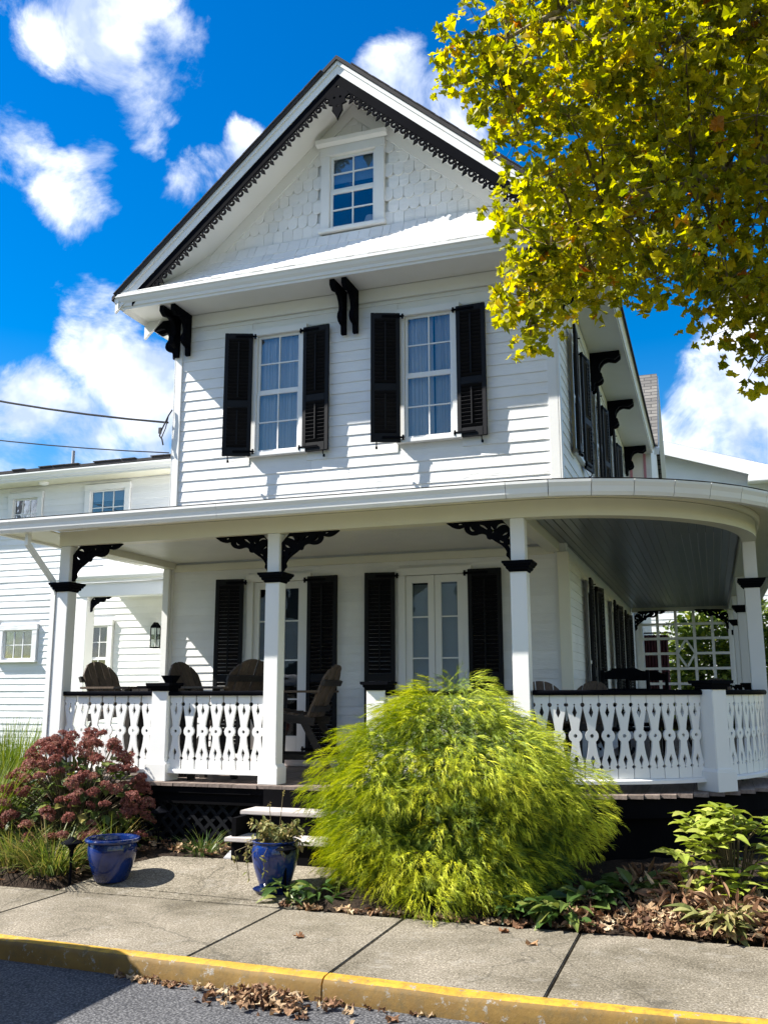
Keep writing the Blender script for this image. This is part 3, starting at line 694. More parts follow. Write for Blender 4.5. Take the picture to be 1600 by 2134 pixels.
# roof slabs
for s in (0, 1):
    X = (lambda x: x) if s == 0 else (lambda x: W - x)
    g = G(); y0, y1 = YF - .03, YB
    a = (XE - .03, ZE - .03 * SL); b = (2.5, 9.40); th = .055
    g.add([(X(p[0]), y, p[1] + d) for y in (y0, y1) for p in (a, b) for d in (0, -th)], [(0, 1, 3, 2), (4, 6, 7, 5), (0, 2, 6, 4), (1, 5, 7, 3), (0, 4, 5, 1), (2, 3, 7, 6)])
    rf = g.build('roof', MW['roofdark'], H)
    # shingle tabs along the rake edge
    me = G().box(0, .30, 0, .16, 0, .012).mesh('shingle_tab'); me.materials.append(MW['roofdark'])
    n = 22
    for i in range(n - 2):
        x = XE + 3.1 * i / n; o = place('shingle_tab', me, rf, (X(x), y0 - .012, rz(x) + .003 + (i % 2) * .004), (0, -math.atan(SL) if s == 0 else math.atan(SL) + PI, 0))
        if s: o.rotation_euler = (0, math.atan(SL), 0); o.scale = (-1, 1, 1)
    def band(name, m, y0, y1, d0, d1, xa=XE, xb=2.5, par=H):
        return G().add([(X(x), y, rz(x) - d) for y in (y0, y1) for x in (xa, xb) for d in (d0, d1)], [(0, 1, 3, 2), (4, 6, 7, 5), (0, 2, 6, 4), (1, 5, 7, 3), (0, 4, 5, 1), (2, 3, 7, 6)]).build(name, MW[m], par)
    band('rake_crown', 'trim', YF - .005, YF + .05, .058, .115)
    band('rake_fascia', 'trim', YF + .012, YF + .05, .115, .236)
    bb = band('bargeboard', 'black', YF + .018, YF + .045, .238, .385, XE + .25)
    band('rake_soffit', 'trim', YF + .05, -.024, .30, .315, XE + .1)
    band('rake_frieze', 'trim', -.024, .018, .317, .50, XE + .1)
    # sawn lace under the bargeboard: rings and pierced drops
    g = []; ln = 3.1 / math.cos(math.atan(SL)); pr = .158; n = int((ln - .75) / pr)
    A = math.atan(SL); ca, sa = math.cos(A), math.sin(A)
    outs = []; hol = []
    for i in range(n):
        u = .50 + i * pr
        def T(p): # along the slope from the eave, drop perpendicular
            uu, dd = p; x = XE + uu * ca + dd * sa; z = ZE + uu * sa - dd * ca
            return x, z
        base = .385 * ca
        ring = [(u + .044 * math.cos(q), base + .038 + .044 * math.sin(q)) for q in [2 * PI * k / 12 for k in range(12)]]
        hole = [(u + .020 * math.cos(q), base + .038 + .020 * math.sin(q)) for q in [2 * PI * k / 10 for k in range(10)]]
        tri = [(u + .030, base - .01), (u + .128, base - .01), (u + .094, base + .052), (u + .106, base + .064), (u + .079, base + .120), (u + .052, base + .064), (u + .064, base + .052)]
        th_ = [(u + .058, base + .006), (u + .100, base + .006), (u + .079, base + .040)]
        outs += [[T(p) for p in ring], [T(p) for p in tri]]; hol += [[T(p) for p in hole], [T(p) for p in th_]]
    me = flat('lace_trim', outs, hol, .022, MW['black'])
    if s: me.transform(Matrix.Scale(-1, 4, (1, 0, 0))); me.transform(Matrix.Translation((W, 0, 0)))
    o = place('lace_trim', me, H, (0, YF + .032, 0))
    # solid sawn bracket at the foot of the bargeboard
    ft = [(XE + .26, rz(XE + .26) - .30), (XE + .34, ZE + .02), (XE + .62, ZE + .02), (XE + .66, ZE + .05), (XE + .62, ZE + .09), (XE + .69, ZE + .13), (XE + .66, ZE + .18), (XE + .74, ZE + .22), (XE + .80, rz(XE + .80) - .36)]
    me = flat('bargeboard_foot', [ft], [circ(XE + .55, ZE + .09, .022, 8), circ(XE + .61, ZE + .16, .018, 8)], .02, MW['black'])
    if s: me.transform(Matrix.Scale(-1, 4, (1, 0, 0))); me.transform(Matrix.Translation((W, 0, 0)))
    place('bargeboard_foot', me, H, (0, YF + .035, 0))
ap = [(2.34, 8.86), (2.40, 8.82), (2.38, 8.76), (2.44, 8.74), (2.43, 8.66), (2.47, 8.60), (2.5, 8.53), (2.53, 8.60), (2.57, 8.66), (2.56, 8.74), (2.62, 8.76), (2.60, 8.82), (2.66, 8.86), (2.56, 8.98), (2.44, 8.98)]
place('gable_pendant', flat('gable_pendant', [ap], [circ(2.46, 8.84, .018, 8), circ(2.54, 8.84, .018, 8), circ(2.5, 8.72, .016, 8)], .03, MW['black']), H, (0, YF + .028, 0))
# gable: wall, window, fish-scale shingles, shingled skirt roof
g = G(); g.add([(XE + .7, .03, 7.2), (W - XE - .7, .03, 7.2), (2.5, .03, 9.15)], [(0, 1, 2)])
wall_g = []
for (xa, xb, fa, fb) in ((.3, GW[0], 0, 0), (GW[1], 4.7, 0, 0)):
    gg = G(); n = 8; vt = []
    for i in range(n + 1):
        x = xa + (xb - xa) * i / n; vt += [(x, .03, 7.2), (x, .03, max(7.21, rz(x) - .34))]
    gg.add(vt, [(2 * i, 2 * i + 2, 2 * i + 3, 2 * i + 1) for i in range(n)]).build('gable_wall', MW['white'], H)
G().add([(GW[0], .03, 7.2), (GW[1], .03, 7.2), (GW[1], .03, GW[2]), (GW[0], .03, GW[2])], [(0, 1, 2, 3)]).build('gable_wall', MW['white'], H)
G().add([(GW[0], .03, GW[3]), (GW[1], .03, GW[3]), (GW[1], .03, rz(GW[1]) - .34), (2.5, .03, 9.06), (GW[0], .03, rz(GW[0]) - .34)], [(0, 1, 2, 3, 4)]).build('gable_wall', MW['white'], H)
window(H, *GW, -.01, 2, 2, .12, 2, cap=True, mun=.018, fr=.04, blind=.35, room=.6)
wc = [o for o in H.children if o.name.startswith('window')][-1]
# a lampshade standing inside the gable window
G().lathe([(.10, 0), (.06, .13)], 16, (2.68, .16, 7.43)).build('lampshade', MW['curtain'], wc, smooth=True)
SHW = .138
def fish(w, h, kind):
    if kind == 0: pl = [(0, h + .03), (0, w * .45)] + [(w / 2 - w / 2 * math.cos(PI * i / 8), w * .45 - w * .45 * math.sin(PI * i / 8)) for i in range(1, 8)] + [(w, w * .45), (w, h + .03)]
    else: pl = [(0, h + .03), (0, 0), (w, 0), (w, h + .03)]
    return pl
EXPO = .166
sh_m = {}
for kind in (0, 1):
    me = G().prism(fish(SHW - .004, EXPO, kind), -.007, 0, lambda p, q, a: (p, a - .004 - .012 * (1 - (q / (EXPO + .03))) * (1 if a < 0 else 0), q)).mesh('gable_shingle'); me.materials.append(MW['white']); sh_m[kind] = me
row = 0; z = 7.30
while z < 8.95:
    kind = 1 if row == 0 or row > 8 else 0
    x = 2.5 - 17 * SHW + (row % 2) * SHW / 2 + random.uniform(-.01, .01)
    while x < 4.8:
        xm = x + SHW / 2
        if rz(xm) - .40 > z + .02 and not (GW[0] - .115 < xm < GW[1] + .115 and 7.26 < z + .08 < GW[3] + .16):
            j = random.uniform(-.006, .006)
            place('gable_shingle', sh_m[kind], H, (x + random.uniform(-.002, .002), .012 + .003 * (row % 2), z + j), (random.uniform(-.01, .02), 0, random.uniform(-.012, .012)))
        x += SHW
    z += EXPO; row += 1
# shingled skirt roof flaring out to the cornice
sk = [(-.575, 6.652), (-.43, 6.75), (-.30, 6.86), (-.19, 6.98), (-.10, 7.11), (-.035, 7.25), (.0, 7.40)]
G().add([(x, y + .012, z) for y, z in sk for x in (XE + .12 + (z - 6.652) / SL, W - XE - .12 - (z - 6.652) / SL)], [(2 * i, 2 * i + 1, 2 * i + 3, 2 * i + 2) for i in range(len(sk) - 2)]).build('skirt_roof', MW['white'], H)
for r in range(5):
    (ya, za), (yb, zb) = sk[r], sk[r + 1]; ln = math.hypot(yb - ya, zb - za); an = math.atan2(zb - za, yb - ya)
    me = G().prism([(0, 0), (0, ln + .04), (1, ln + .04), (1, 0)], 0, .014, lambda p, q, a: (p, q, a + .006 * (1 - q / ln))).mesh('skirt_shingle'); me.materials.append(MW['white'])
    x = XE + .10 + .18 * r; xe = W - x
    while x < xe:
        w = random.choice((.10, .13, .15, .17)); j = random.uniform(-.006, .004)
        if random.random() > .012:
            place('skirt_shingle', me, H, (x, ya - .006 + j * .5, za + .004 + j), (an + random.uniform(-.015, .02), 0, random.uniform(-.012, .012)), (min(w, xe - x + .02) - .005, 1, 1))
        x += w
# sawn corbels under the eaves
cb = [(0, 0), (.43, 0), (.43, -.075), (.36, -.125), (.31, -.115), (.25, -.10), (.19, -.12), (.145, -.175), (.125, -.24), (.13, -.285), (.165, -.33), (.175, -.385), (.15, -.43), (.10, -.45), (.065, -.455), (.055, -.47), (.05, -.555), (.04, -.57), (0, -.57)]
me_c = G().prism(cb, -.034, .034, lambda p, q, a: (a, -p, q)).mesh('corbel', bev=.006); me_c.materials.append(MW['black'])
for x in (.035, .20, 2.405, 2.56, 4.80, 4.965): place('corbel', me_c, H, (x, -.024, 6.479))
for y in (.04, .20): place('corbel', me_c, H, (-.015, y, 6.479), (0, 0, -PI / 2))
for y in (3.20, 3.36, 5.66, 5.82, 8.9, 9.06): place('corbel', me_c, H, (W + .032, y, 6.479), (0, 0, PI / 2))
for y in (.04, .20): place('corbel', me_c, H, (W + .032, y, 6.479), (0, 0, PI / 2))

# ------------------------------------------------------------------ wraparound porch
PO = empty('porch', (2.5, -1.0, .1), 'white wraparound porch with square posts, sawn balusters and black scroll brackets', 'porch')
R0 = 2.083; PCX = 4.88; ZD = .718; ZR = 1.575; ZB = 3.09
def pt(kind, s):
    if kind == 'f': return (s, -R0, 0, -1)
    if kind == 'a': return (PCX + R0 * math.cos(s), R0 * math.sin(s), math.cos(s), math.sin(s))
    return (PCX + R0, s, 1, 0)
def full(x0=-.02, y1=9.0, n=28):
    return [pt('f', x0)] + [pt('a', -PI / 2 + PI / 2 * i / n) for i in range(n + 1)] + [pt('s', y1)]
def sweep(name, prof, pts, m, parent, closed=True, smooth=False, org=None):
    k = len(prof); vt = [(bx + nx * o, by + ny * o, z) for bx, by, nx, ny in pts for o, z in prof]; n = len(pts)
    f = [(i * k + j, i * k + (j + 1) % k, (i + 1) * k + (j + 1) % k, (i + 1) * k + j) for i in range(n - 1) for j in range(k if closed else k - 1)]
    if closed: f += [tuple(range(k)), tuple(range((n - 1) * k, n * k))]
    return G().add(vt, f).build(name, MW[m], parent, smooth=smooth, org=org)
P_ALL = full()
bm_ = sweep('beam', [(0, ZB), (0, ZB + .155), (-.15, ZB + .155), (-.15, ZB)], P_ALL, 'cream_bounce', PO)
sweep('beam_moulding', [(.0, ZB + .158), (.03, ZB + .158), (.05, ZB + .185), (.05, ZB + .205), (-.1, ZB + .205)], P_ALL, 'cream_bounce', bm_)
# beam along the left end and from the corner post to the house
G().box(-.02, .13, -R0 + .151, .015, ZB, ZB + .155).build('beam', MW['cream_bounce'], PO, bev=.004)
G().box(4.81, 4.95, -R0 + .151, -.02, ZB - .02, ZB + .14).build('beam', MW['cream_bounce'], PO, bev=.004)
# eave: soffit, fascia, gutter in sections
OG = .45
sweep('porch_soffit', [(.05, 3.297), (OG - .09, 3.205), (OG - .09, 3.215), (.05, 3.31)], full(-.55), 'cream_bounce', PO)
gp = [(OG - .09, 3.185), (OG - .03, 3.185), (OG - .012, 3.215), (OG - .006, 3.26), (OG + .012, 3.295), (OG + .012, 3.318), (OG - .09, 3.318)]
def gut(pts): return sweep('gutter_section', gp, pts, 'trim', PO)
gut([pt('f', -.75), pt('f', -.30)]); gut([pt('f', -.297), pt('f', 2.1)]); gut([pt('f', 2.103), pt('f', PCX - .002)])
na = 11
for i in range(na):
    a = -PI / 2 + PI / 2 * i / na; b = -PI / 2 + PI / 2 * (i + 1) / na; gut([pt('a', a + .0012), pt('a', b - .0012)])
gut([pt('s', .003), pt('s', 4.5)]); gut([pt('s', 4.503), pt('s', 9.3)])
# return of the soffit at the left end
G().box(-.55, -.021, -R0 - .34, .3, 3.222, 3.236).build('porch_soffit', MW['cream_bounce'], PO)
G().box(-.60, -.551, -R0 - .36, .3, 3.20, 3.33).build('fascia', MW['trim'], PO)
# porch roof
g = G(); zt = 3.62; rim = [pt('f', -.62)] + [pt('a', -PI / 2 + PI / 2 * i / 28) for i in range(29)] + [pt('s', 9.3)]
inn = [(-.62, .0)] + [(PCX + .02, .0)] * 29 + [(PCX + .02, 9.3)]
vt = []
for (bx, by, nx, ny), (ix, iy) in zip(rim, inn): vt += [(bx + nx * OG, by + ny * OG, 3.33), (ix, iy, zt)]
g.add(vt, [(2 * i, 2 * i + 2, 2 * i + 3, 2 * i + 1) for i in range(len(rim) - 1)]).build('porch_roof', MW['roofdark'], PO)
G().box(-.62, W + .03, -.024, .0, zt - .03, zt + .12).build('flashing', MW['trim'], PO)
# beadboard ceiling, board by board
ce = G().box(0, 4.8, -R0 + .2, -.01, 3.19, 3.20).box(4.96, PCX + R0 - .16, .0, 8.9, 3.19, 3.20).build('ceiling', MW['ceil'], PO)
cbm = G().prism([(0, .02), (0, .003), (.006, 0), (.070, 0), (.076, .003), (.076, .02)], 0, 1, lambda p, q, a: (a, p, q)).mesh('ceiling_board'); cbm.materials.append(MW['ceil'])
y = -R0 + .16
while y < -.08:
    place('ceiling_board', cbm, ce, (.14, y, 3.165), None, (4.66, 1, 1)); y += .08
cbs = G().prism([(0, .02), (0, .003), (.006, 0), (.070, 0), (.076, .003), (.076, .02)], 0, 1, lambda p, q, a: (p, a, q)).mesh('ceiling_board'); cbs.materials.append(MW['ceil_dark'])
x = 4.955
while x < PCX + R0 - .20:
    dx = x + .04 - PCX; r = R0 - .16; ys = -math.sqrt(max(0, r * r - dx * dx)); y0 = ys
    place('ceiling_board', cbs, ce, (x, y0, 3.165), None, (1, 8.85 - y0, 1)); x += .08
# posts
def post_meshes():
    w = .147 / 2; u = .128 / 2
    g = G(); g.box(-w, w, -w, w, ZD + .12, 2.63).box(-u, u, -u, u, 2.631, ZB - .001); a = g.mesh('post', bev=.006); a.materials.append(MW['trim'])
    g = G(); w = .10
    g.box(-w, w, -w, w, ZD + .001, ZD + .155); g.prism([(-w, ZD + .155), (w, ZD + .155), (.076, ZD + .185), (-.076, ZD + .185)], -.088, .088, lambda p, q, a_: (p, a_, q)); b = g.mesh('post_base', bev=.004); b.materials.append(MW['trim'])
    g = G()
    for h, z0, z1 in ((.088, 2.605, 2.625), (.105, 2.625, 2.652), (.122, 2.652, 2.672), (.135, 2.672, 2.70)):
        g.prism([(-h + .012, z0), (h - .012, z0), (h, z0 + .012), (h, z1), (-h, z1), (-h, z0 + .012)], -h, h, lambda p, q, a_: (p, a_, q))
    c = g.mesh('capital'); c.materials.append(MW['black'])
    return a, b, c
pm, pbm, pcm = post_meshes()
def post(x, y, rot=0):
    p = place('post', pm, PO, (x, y, 0), (0, 0, rot)); WO[p.name] = Vector((x, y, 0))
    place('post_base', pbm, p, (x, y, 0)); place('capital', pcm, p, (x, y, 0)); return p
YP = -R0 + .0735
for x in (.053, 2.488, 4.884): post(x, YP)
XPS = PCX + R0 - .0735
for y in (.12, 3.35, 6.1, 8.85): post(XPS, y)
G().box(-.012, .075, -.075, -.02, ZD, ZB - .001).build('pilaster', MW['trim'], PO, bev=.004)
G().box(W - .07, W + .05, -.075, -.014, ZD, ZB - .03).build('pilaster', MW['cream_bounce'], PO, bev=.004)
# railing: piers, rails, sawn balusters
pim = G().box(-.088, .088, -.088, .088, ZD + .11, 1.60).mesh('pier', bev=.006); pim.materials.append(MW['trim'])
g = G(); g.box(-.118, .118, -.118, .118, ZD + .001, ZD + .165); g.prism([(-.118, ZD + .165), (.118, ZD + .165), (.092, ZD + .19), (-.092, ZD + .19)], -.105, .105, lambda p, q, a: (p, a, q)); pibm = g.mesh('pier_base', bev=.004); pibm.materials.append(MW['trim'])
g = G()
for h, z0, z1 in ((.098, 1.575, 1.60), (.115, 1.60, 1.625), (.135, 1.625, 1.655)): g.prism([(-h + .01, z0), (h - .01, z0), (h, z0 + .01), (h, z1), (-h, z1), (-h, z0 + .01)], -h, h, lambda p, q, a: (p, a, q))
picm = g.mesh('pier_cap'); picm.materials.append(MW['black'])
def pier(x, y, rot=0):
    p = place('pier', pim, PO, (x, y, 0), (0, 0, rot)); place('pier_base', pibm, p, (x, y, 0)); place('pier_cap', picm, p, (x, y, 0))
pier(1.285, -R0 + .088); pier(3.545, -R0 + .088)
TP = math.radians(-42); pier(PCX + (R0 + .0) * math.cos(TP), (R0 + .0) * math.sin(TP), TP + PI / 2)
for y in (1.75, 4.7, 7.4): pier(XPS, y)
BWD = .141; BH = .71; B0 = .835
def bal():
    h = BWD / 2 - .004; Z = lambda t: BH * (1 - t)
    right = [(h, Z(0)), (h, Z(.11))] + [(h - .016 * math.sin(PI * i / 6), Z(.135) + .018 * math.cos(PI * i / 6)) for i in range(1, 6)] + [(h, Z(.165)), (h - .004, Z(.20)), (h - .016, Z(.28)), (h - .028, Z(.36)), (.031, Z(.43))]
    right += [(.056 * math.cos(a), Z(.5) + .056 * math.sin(a)) for a in [math.radians(56 - 112 * i / 8) for i in range(9)]]
    right += [(.031, Z(.575)), (.034, Z(.63)), (h - .022, Z(.72)), (h - .006, Z(.80)), (h - .001, Z(.835)), (h - .016, Z(.86)), (h - .001, Z(.885)), (h, Z(.90)), (h, Z(1))]
    out = right + [(-x, z) for x, z in reversed(right)]
    dia = lambda c, up: [(0, Z(c) + .050 * up), (.0075, Z(c) + .034 * up)] + [(.006, Z(c) + .032 * up), (.020, Z(c) - .008 * up), (0, Z(c) - .052 * up), (-.020, Z(c) - .008 * up), (-.006, Z(c) + .032 * up), (-.0075, Z(c) + .034 * up)]
    hol = [circ(0, Z(.5), .0155, 12), dia(.215, 1), circ(0, Z(.215) + .058, .008, 8), dia(.79, -1), circ(0, Z(.79) - .058, .008, 8)]
    return flat('baluster', [out], hol, .022, MW['trim'])
blm = bal()
def railing(pts, spots):
    """pts: path points for the rails; spots: (x, y, rot) for the balusters"""
    rl = sweep('railing', [(-.035, ZR - .045), (.035, ZR - .045), (.043, ZR - .03), (.04, ZR - .008), (.025, ZR), (-.025, ZR), (-.04, ZR - .008), (-.043, ZR - .03)], pts, 'black', PO, smooth=True)
    sweep('bottom_rail', [(-.03, .795), (.055, .795), (.055, .822), (.03, .833), (-.03, .833)], pts, 'trim', rl)
    for x, y, r in spots: place('baluster', blm, rl, (x, y, B0), (0, 0, r))
def shift(p, o): return (p[0] + p[2] * o, p[1] + p[3] * o, p[2], p[3])
IN = -.06
def bay_f(a, b):
    n = round((b - a) / .147); w = (b - a) / n
    railing([shift(pt('f', a), IN), shift(pt('f', b), IN)], [(a + w * (i + .5), -R0 - IN, random.uniform(-.01, .01)) for i in range(n)])
bay_f(.128, 1.196); bay_f(1.374, 2.413); bay_f(3.634, 4.809)
def bay_a(a, b):
    L_ = (b - a) * R0; n = round(L_ / .147); w = (b - a) / n; m = 24
    railing([shift(pt('a', a + (b - a) * i / m), IN) for i in range(m + 1)], [(PCX + (R0 + IN) * math.cos(a + w * (i + .5)), (R0 + IN) * math.sin(a + w * (i + .5)), a + w * (i + .5) + PI / 2) for i in range(n)])
bay_a(-PI / 2 + .045, TP - .042); bay_a(TP + .042, .02)
def bay_s(a, b):
    n = round((b - a) / .147); w = (b - a) / n
    railing([shift(pt('s', a), IN), shift(pt('s', b), IN)], [(PCX + R0 + IN, a + w * (i + .5), PI / 2) for i in range(n)])
for a, b in ((.2, 1.66), (1.84, 3.27), (3.43, 4.61), (4.79, 6.02), (6.18, 7.31), (7.49, 8.77)): bay_s(a, b)
# black scroll brackets
def bracket_mesh(k=1.0):
    sx = .00108 * k; P_ = lambda u, v: ((u - 845) * sx, -(v - 252) * .00108 * k)
    out = [(845, 252), (1150, 246), (1395, 238), (1400, 252), (1375, 268), (1345, 290), (1300, 303), (1262, 296), (1244, 285), (1240, 318), (1222, 345), (1190, 362), (1150, 366), (1110, 354), (1080, 356), (1052, 372), (1046, 400), (1030, 408), (1012, 402), (985, 424), (950, 446), (915, 472), (892, 500), (880, 525), (888, 545), (884, 562), (868, 572), (862, 590), (845, 592)]
    out = smooth2([P_(*p) for p in out], 1)
    def cres(cx, cy, r, w, a0, a1):
        n = 9; o = [(cx + r * math.cos(a0 + (a1 - a0) * i / n), cy + r * math.sin(a0 + (a1 - a0) * i / n)) for i in range(n + 1)]
        i_ = [(cx + (r - w * math.sin(PI * i / n)) * math.cos(a0 + (a1 - a0) * i / n), cy + (r - w * math.sin(PI * i / n)) * math.sin(a0 + (a1 - a0) * i / n)) for i in range(n - 1, 0, -1)]
        return [P_(*p) for p in o + i_]
    hol = [cres(922, 325, 52, 27, -2.8, .5), cres(915, 330, 56, 24, 1.2, 2.9), cres(1165, 300, 38, 22, -1.2, 2.4), [P_(*p) for p in ((1040, 320), (1075, 285), (1118, 272), (1108, 292), (1072, 312), (1050, 330))],
           [P_(*p) for p in ((1255, 262), (1290, 256), (1305, 264), (1285, 276), (1262, 274))], [P_(*p) for p in ((905, 440), (935, 420), (955, 418), (938, 438), (915, 452))], [P_(*p) for p in ((852, 470), (872, 452), (880, 462), (866, 488), (854, 500))],
           [P_(*p) for p in ((985, 345), (1000, 335), (1008, 350), (996, 362))], [P_(*p) for p in ((852, 385), (870, 395), (878, 415), (862, 420), (852, 412))], cres(990, 302, 30, 18, -.8, 2.0)]
    return flat('bracket', [out], hol, .032, MW['black'], .003)
brm = bracket_mesh()
def bracket(x, y, z, flip, rot=0, k=1, parent=None): return place('bracket', brm, parent or PO, (x, y, z), (0, 0, rot), (-k if flip else k, 1, k))
YBK = YP
bracket(.053 + .066, YBK, ZB - .002, False); bracket(2.488 - .066, YBK, ZB - .002, True); bracket(2.488 + .066, YBK, ZB - .002, False); bracket(4.884 - .066, YBK, ZB - .002, True)
# deck boards, edge and skirt
dk = G().box(-.10, 4.88, -R0 - .08, -.04, ZD - .09, ZD - .032).box(4.88, PCX + R0, 0, 8.95, ZD - .09, ZD - .032).build('deck', MW['skirt'], PO)
dbm = G().box(0, 1, 0, 1, 0, 1).mesh('deck_board', bev=.0); dbm.materials.append(MW['deck'])
x = -.12
while x < PCX + R0 + .08:
    w = .127; xc = min(max(x + w / 2 - PCX, 0), R0 + .10)
    y0 = -(R0 + .10) if x < PCX else -math.sqrt(max(0, (R0 + .10) ** 2 - xc ** 2)); y1 = -.055 if x + w < W + .03 else 8.95
    place('deck_board', dbm, dk, (x + .002, y0 + random.uniform(-.004, .004), ZD - .03), None, (w - .004, y1 - y0, .03 + random.uniform(-.001, .001))); x += w
sweep('skirt', [(-.03, .05), (-.03, ZD - .035), (-.06, ZD - .035), (-.06, .05)], full(-.05, 8.9), 'skirt', PO)
sweep('deck_fascia', [(.055, ZD - .19), (.055, ZD - .034), (.03, ZD - .034), (.03, ZD - .19)], full(-.08, 8.9), 'skirt', PO)
G().box(-.02, 0, -R0 + .06, 0, .05, ZD - .04).build('skirt', MW['skirt'], PO)
# lattice behind the planting at the left
lt = G().box(-.02, 2.36, -R0 + .0, -R0 + .022, .13, .20).build('lattice', MW['lattice'], PO)
lm = G().box(-.016, .016, -.004, .004, 0, .56).mesh('lattice_slat'); lm.materials.append(MW['lattice'])
x = .40
while x < 2.36:
    place('lattice_slat', lm, lt, (x, -R0 - .015, .17), (0, math.radians(-45), 0)); x += .13
x = .02
while x < 1.96:
    place('lattice_slat', lm, lt, (x, -R0 - .006, .17), (0, math.radians(45), 0)); x += .13
# steps
st = G().box(2.46, 2.50, -2.72, -2.19, .12, .50).box(3.40, 3.44, -2.72, -2.19, .12, .50).box(2.50, 3.40, -2.205, -2.19, .2, .69).build('stair', MW['skirt'], PO)
G().box(2.42, 3.46, -2.50, -2.20, .50, .535).build('tread', MW['tread'], st, bev=.006)
G().box(2.42, 3.46, -2.78, -2.47, .31, .345).build('tread', MW['tread'], st, bev=.006)
G().box(2.50, 3.40, -2.47, -2.455, .345, .50).build('riser', MW['skirt'], st)
G().box(2.50, 3.40, -2.745, -2.73, .10, .31).build('riser', MW['skirt'], st)
# downspout down the left post
dsg = G(); d_ = [(-.18, -R0 - .30, 3.19), (-.18, -R0 - .30, 3.08), (-.06, -R0 - .02, 2.72), (-.055, -R0 + .01, 2.60), (-.055, -R0 + .01, .9)]
for a, b in zip(d_[:-1], d_[1:]): dsg.bar(a, Vector(b) + (Vector(b) - Vector(a)).normalized() * .015, .055, .04, (0, 1, 0) if abs(a[2] - b[2]) > .3 and a[0] == b[0] else (.3, 1, 0))
dsg.build('downspout', MW['trim'], PO)

# ------------------------------------------------------------------ lattice screen at the far end of the side porch
TS = empty('trellis_screen', (6.0, 8.72, ZD), 'white open grid screen with a diamond at the far end of the side porch', 'trellis')
for x in (5.17, 5.50, 5.84, 6.17, 6.50, 6.81): G().box(x - .027, x + .027, 8.71, 8.735, ZD + .05, ZB - .002).build('upright', MW['trim'], TS)
for z in (.80, 1.14, 1.42, 1.70, 1.985, 2.27, 2.555, 2.83):
    for a, b in ((5.10, 5.845), (6.165, 6.83)) if abs(z - 2.27) < .01 else ((5.10, 6.83),):
        G().box(a, b, 8.684, 8.708, z - .024, z + .024).build('crossbar', MW['trim'], TS)
dm = G(); dc = [(6.005, 2.535), (6.165, 2.27), (6.005, 2.005), (5.845, 2.27)]
for i in range(4): a = dc[i]; b = dc[(i + 1) % 4]; dm.bar((a[0], 8.672, a[1]), (b[0], 8.672, b[1]), .04, .02, (0, 1, 0))
dm.build('diamond', MW['trim'], TS)
G().box(W + .02, PCX + R0 - .1, 8.78, 8.93, ZB, ZB + .2).build('beam', MW['cream_bounce'], PO)
bracket(5.08, 8.66, ZB - .003, False); bracket(6.80, 8.66, ZB - .003, True)

# ------------------------------------------------------------------ annex at the left
AN = empty('white_annex', (-6, 4, .1), 'plain white clapboard wing with small grid windows behind the left end of the porch', 'annex')
YA = 4.0
aw = [(-5.97, -5.41, 4.60, 5.20), (-4.23, -3.48, 4.58, 5.24), (-5.98, -5.32, 2.16, 2.70)]
wall_panel('wall', AN, -13, .3, .1, 5.45, YA + .022, [(a - .003, b + .003, c - .003, d + .003) for a, b, c, d in aw], MW['grey_white'])
siding(AN, -13, -.02, .3, 5.42, YA + .02, .118, MW['grey_white'], [(a - .125, b + .125, c - (.08 if c < 3 else .06), d + .125) for a, b, c, d in aw], maxlen=5)
for a, b, c, d in aw: window(AN, a, b, c, d, YA, 3, 2, .11, 1, m='grey_white', mun=.016, fr=.03, blind=.3 if a > -5 else None)
G().box(-13, .2, YA - .38, YA, 5.43, 5.45).build('soffit', MW['cream_bounce'], AN)
G().prism([(.05, 0), (.045, .03), (.03, .035), (.02, .07), (0, .10), (-.015, .125), (-.015, .15), (.05, .15)], -13, .2, lambda p, q, a: (a, YA - .42 + p, 5.44 + q)).build('gutter', MW['trim'], AN)
rf = G().add([(x, y, z) for x in (-13, .2) for y, z in ((YA - .44, 5.60), (YA - .44, 5.65), (8.5, 6.55), (8.5, 6.50))], [(0, 1, 2, 3), (4, 7, 6, 5), (0, 4, 5, 1), (1, 5, 6, 2), (2, 6, 7, 3), (3, 7, 4, 0)]).build('roof', MW['roofdark'], AN)
me = G().box(0, .28, 0, .14, 0, .016).mesh('roof_tab'); me.materials.append(MW['roofdark'])
x = -9
while x < 0: place('roof_tab', me, rf, (x, YA - .455, 5.652 + random.uniform(0, .012))); x += random.choice((.29, .31, .6))
G().tube([(-4.95, 4.35, 5.8), (-4.95, 4.35, 6.16)], .03, 10).lathe([(.11, 0), (.05, .06), (.034, .10)], 14, (-4.95, 4.35, 5.795)).build('vent_pipe', MW['metal'], AN, smooth=True)
G().lathe([(.0, -.05), (.07, -.045), (.10, -.02), (.10, 0)], 14, (-5.15, YA - .2, 5.43)).build('soffit_light', MW['trim'], AN, smooth=True)
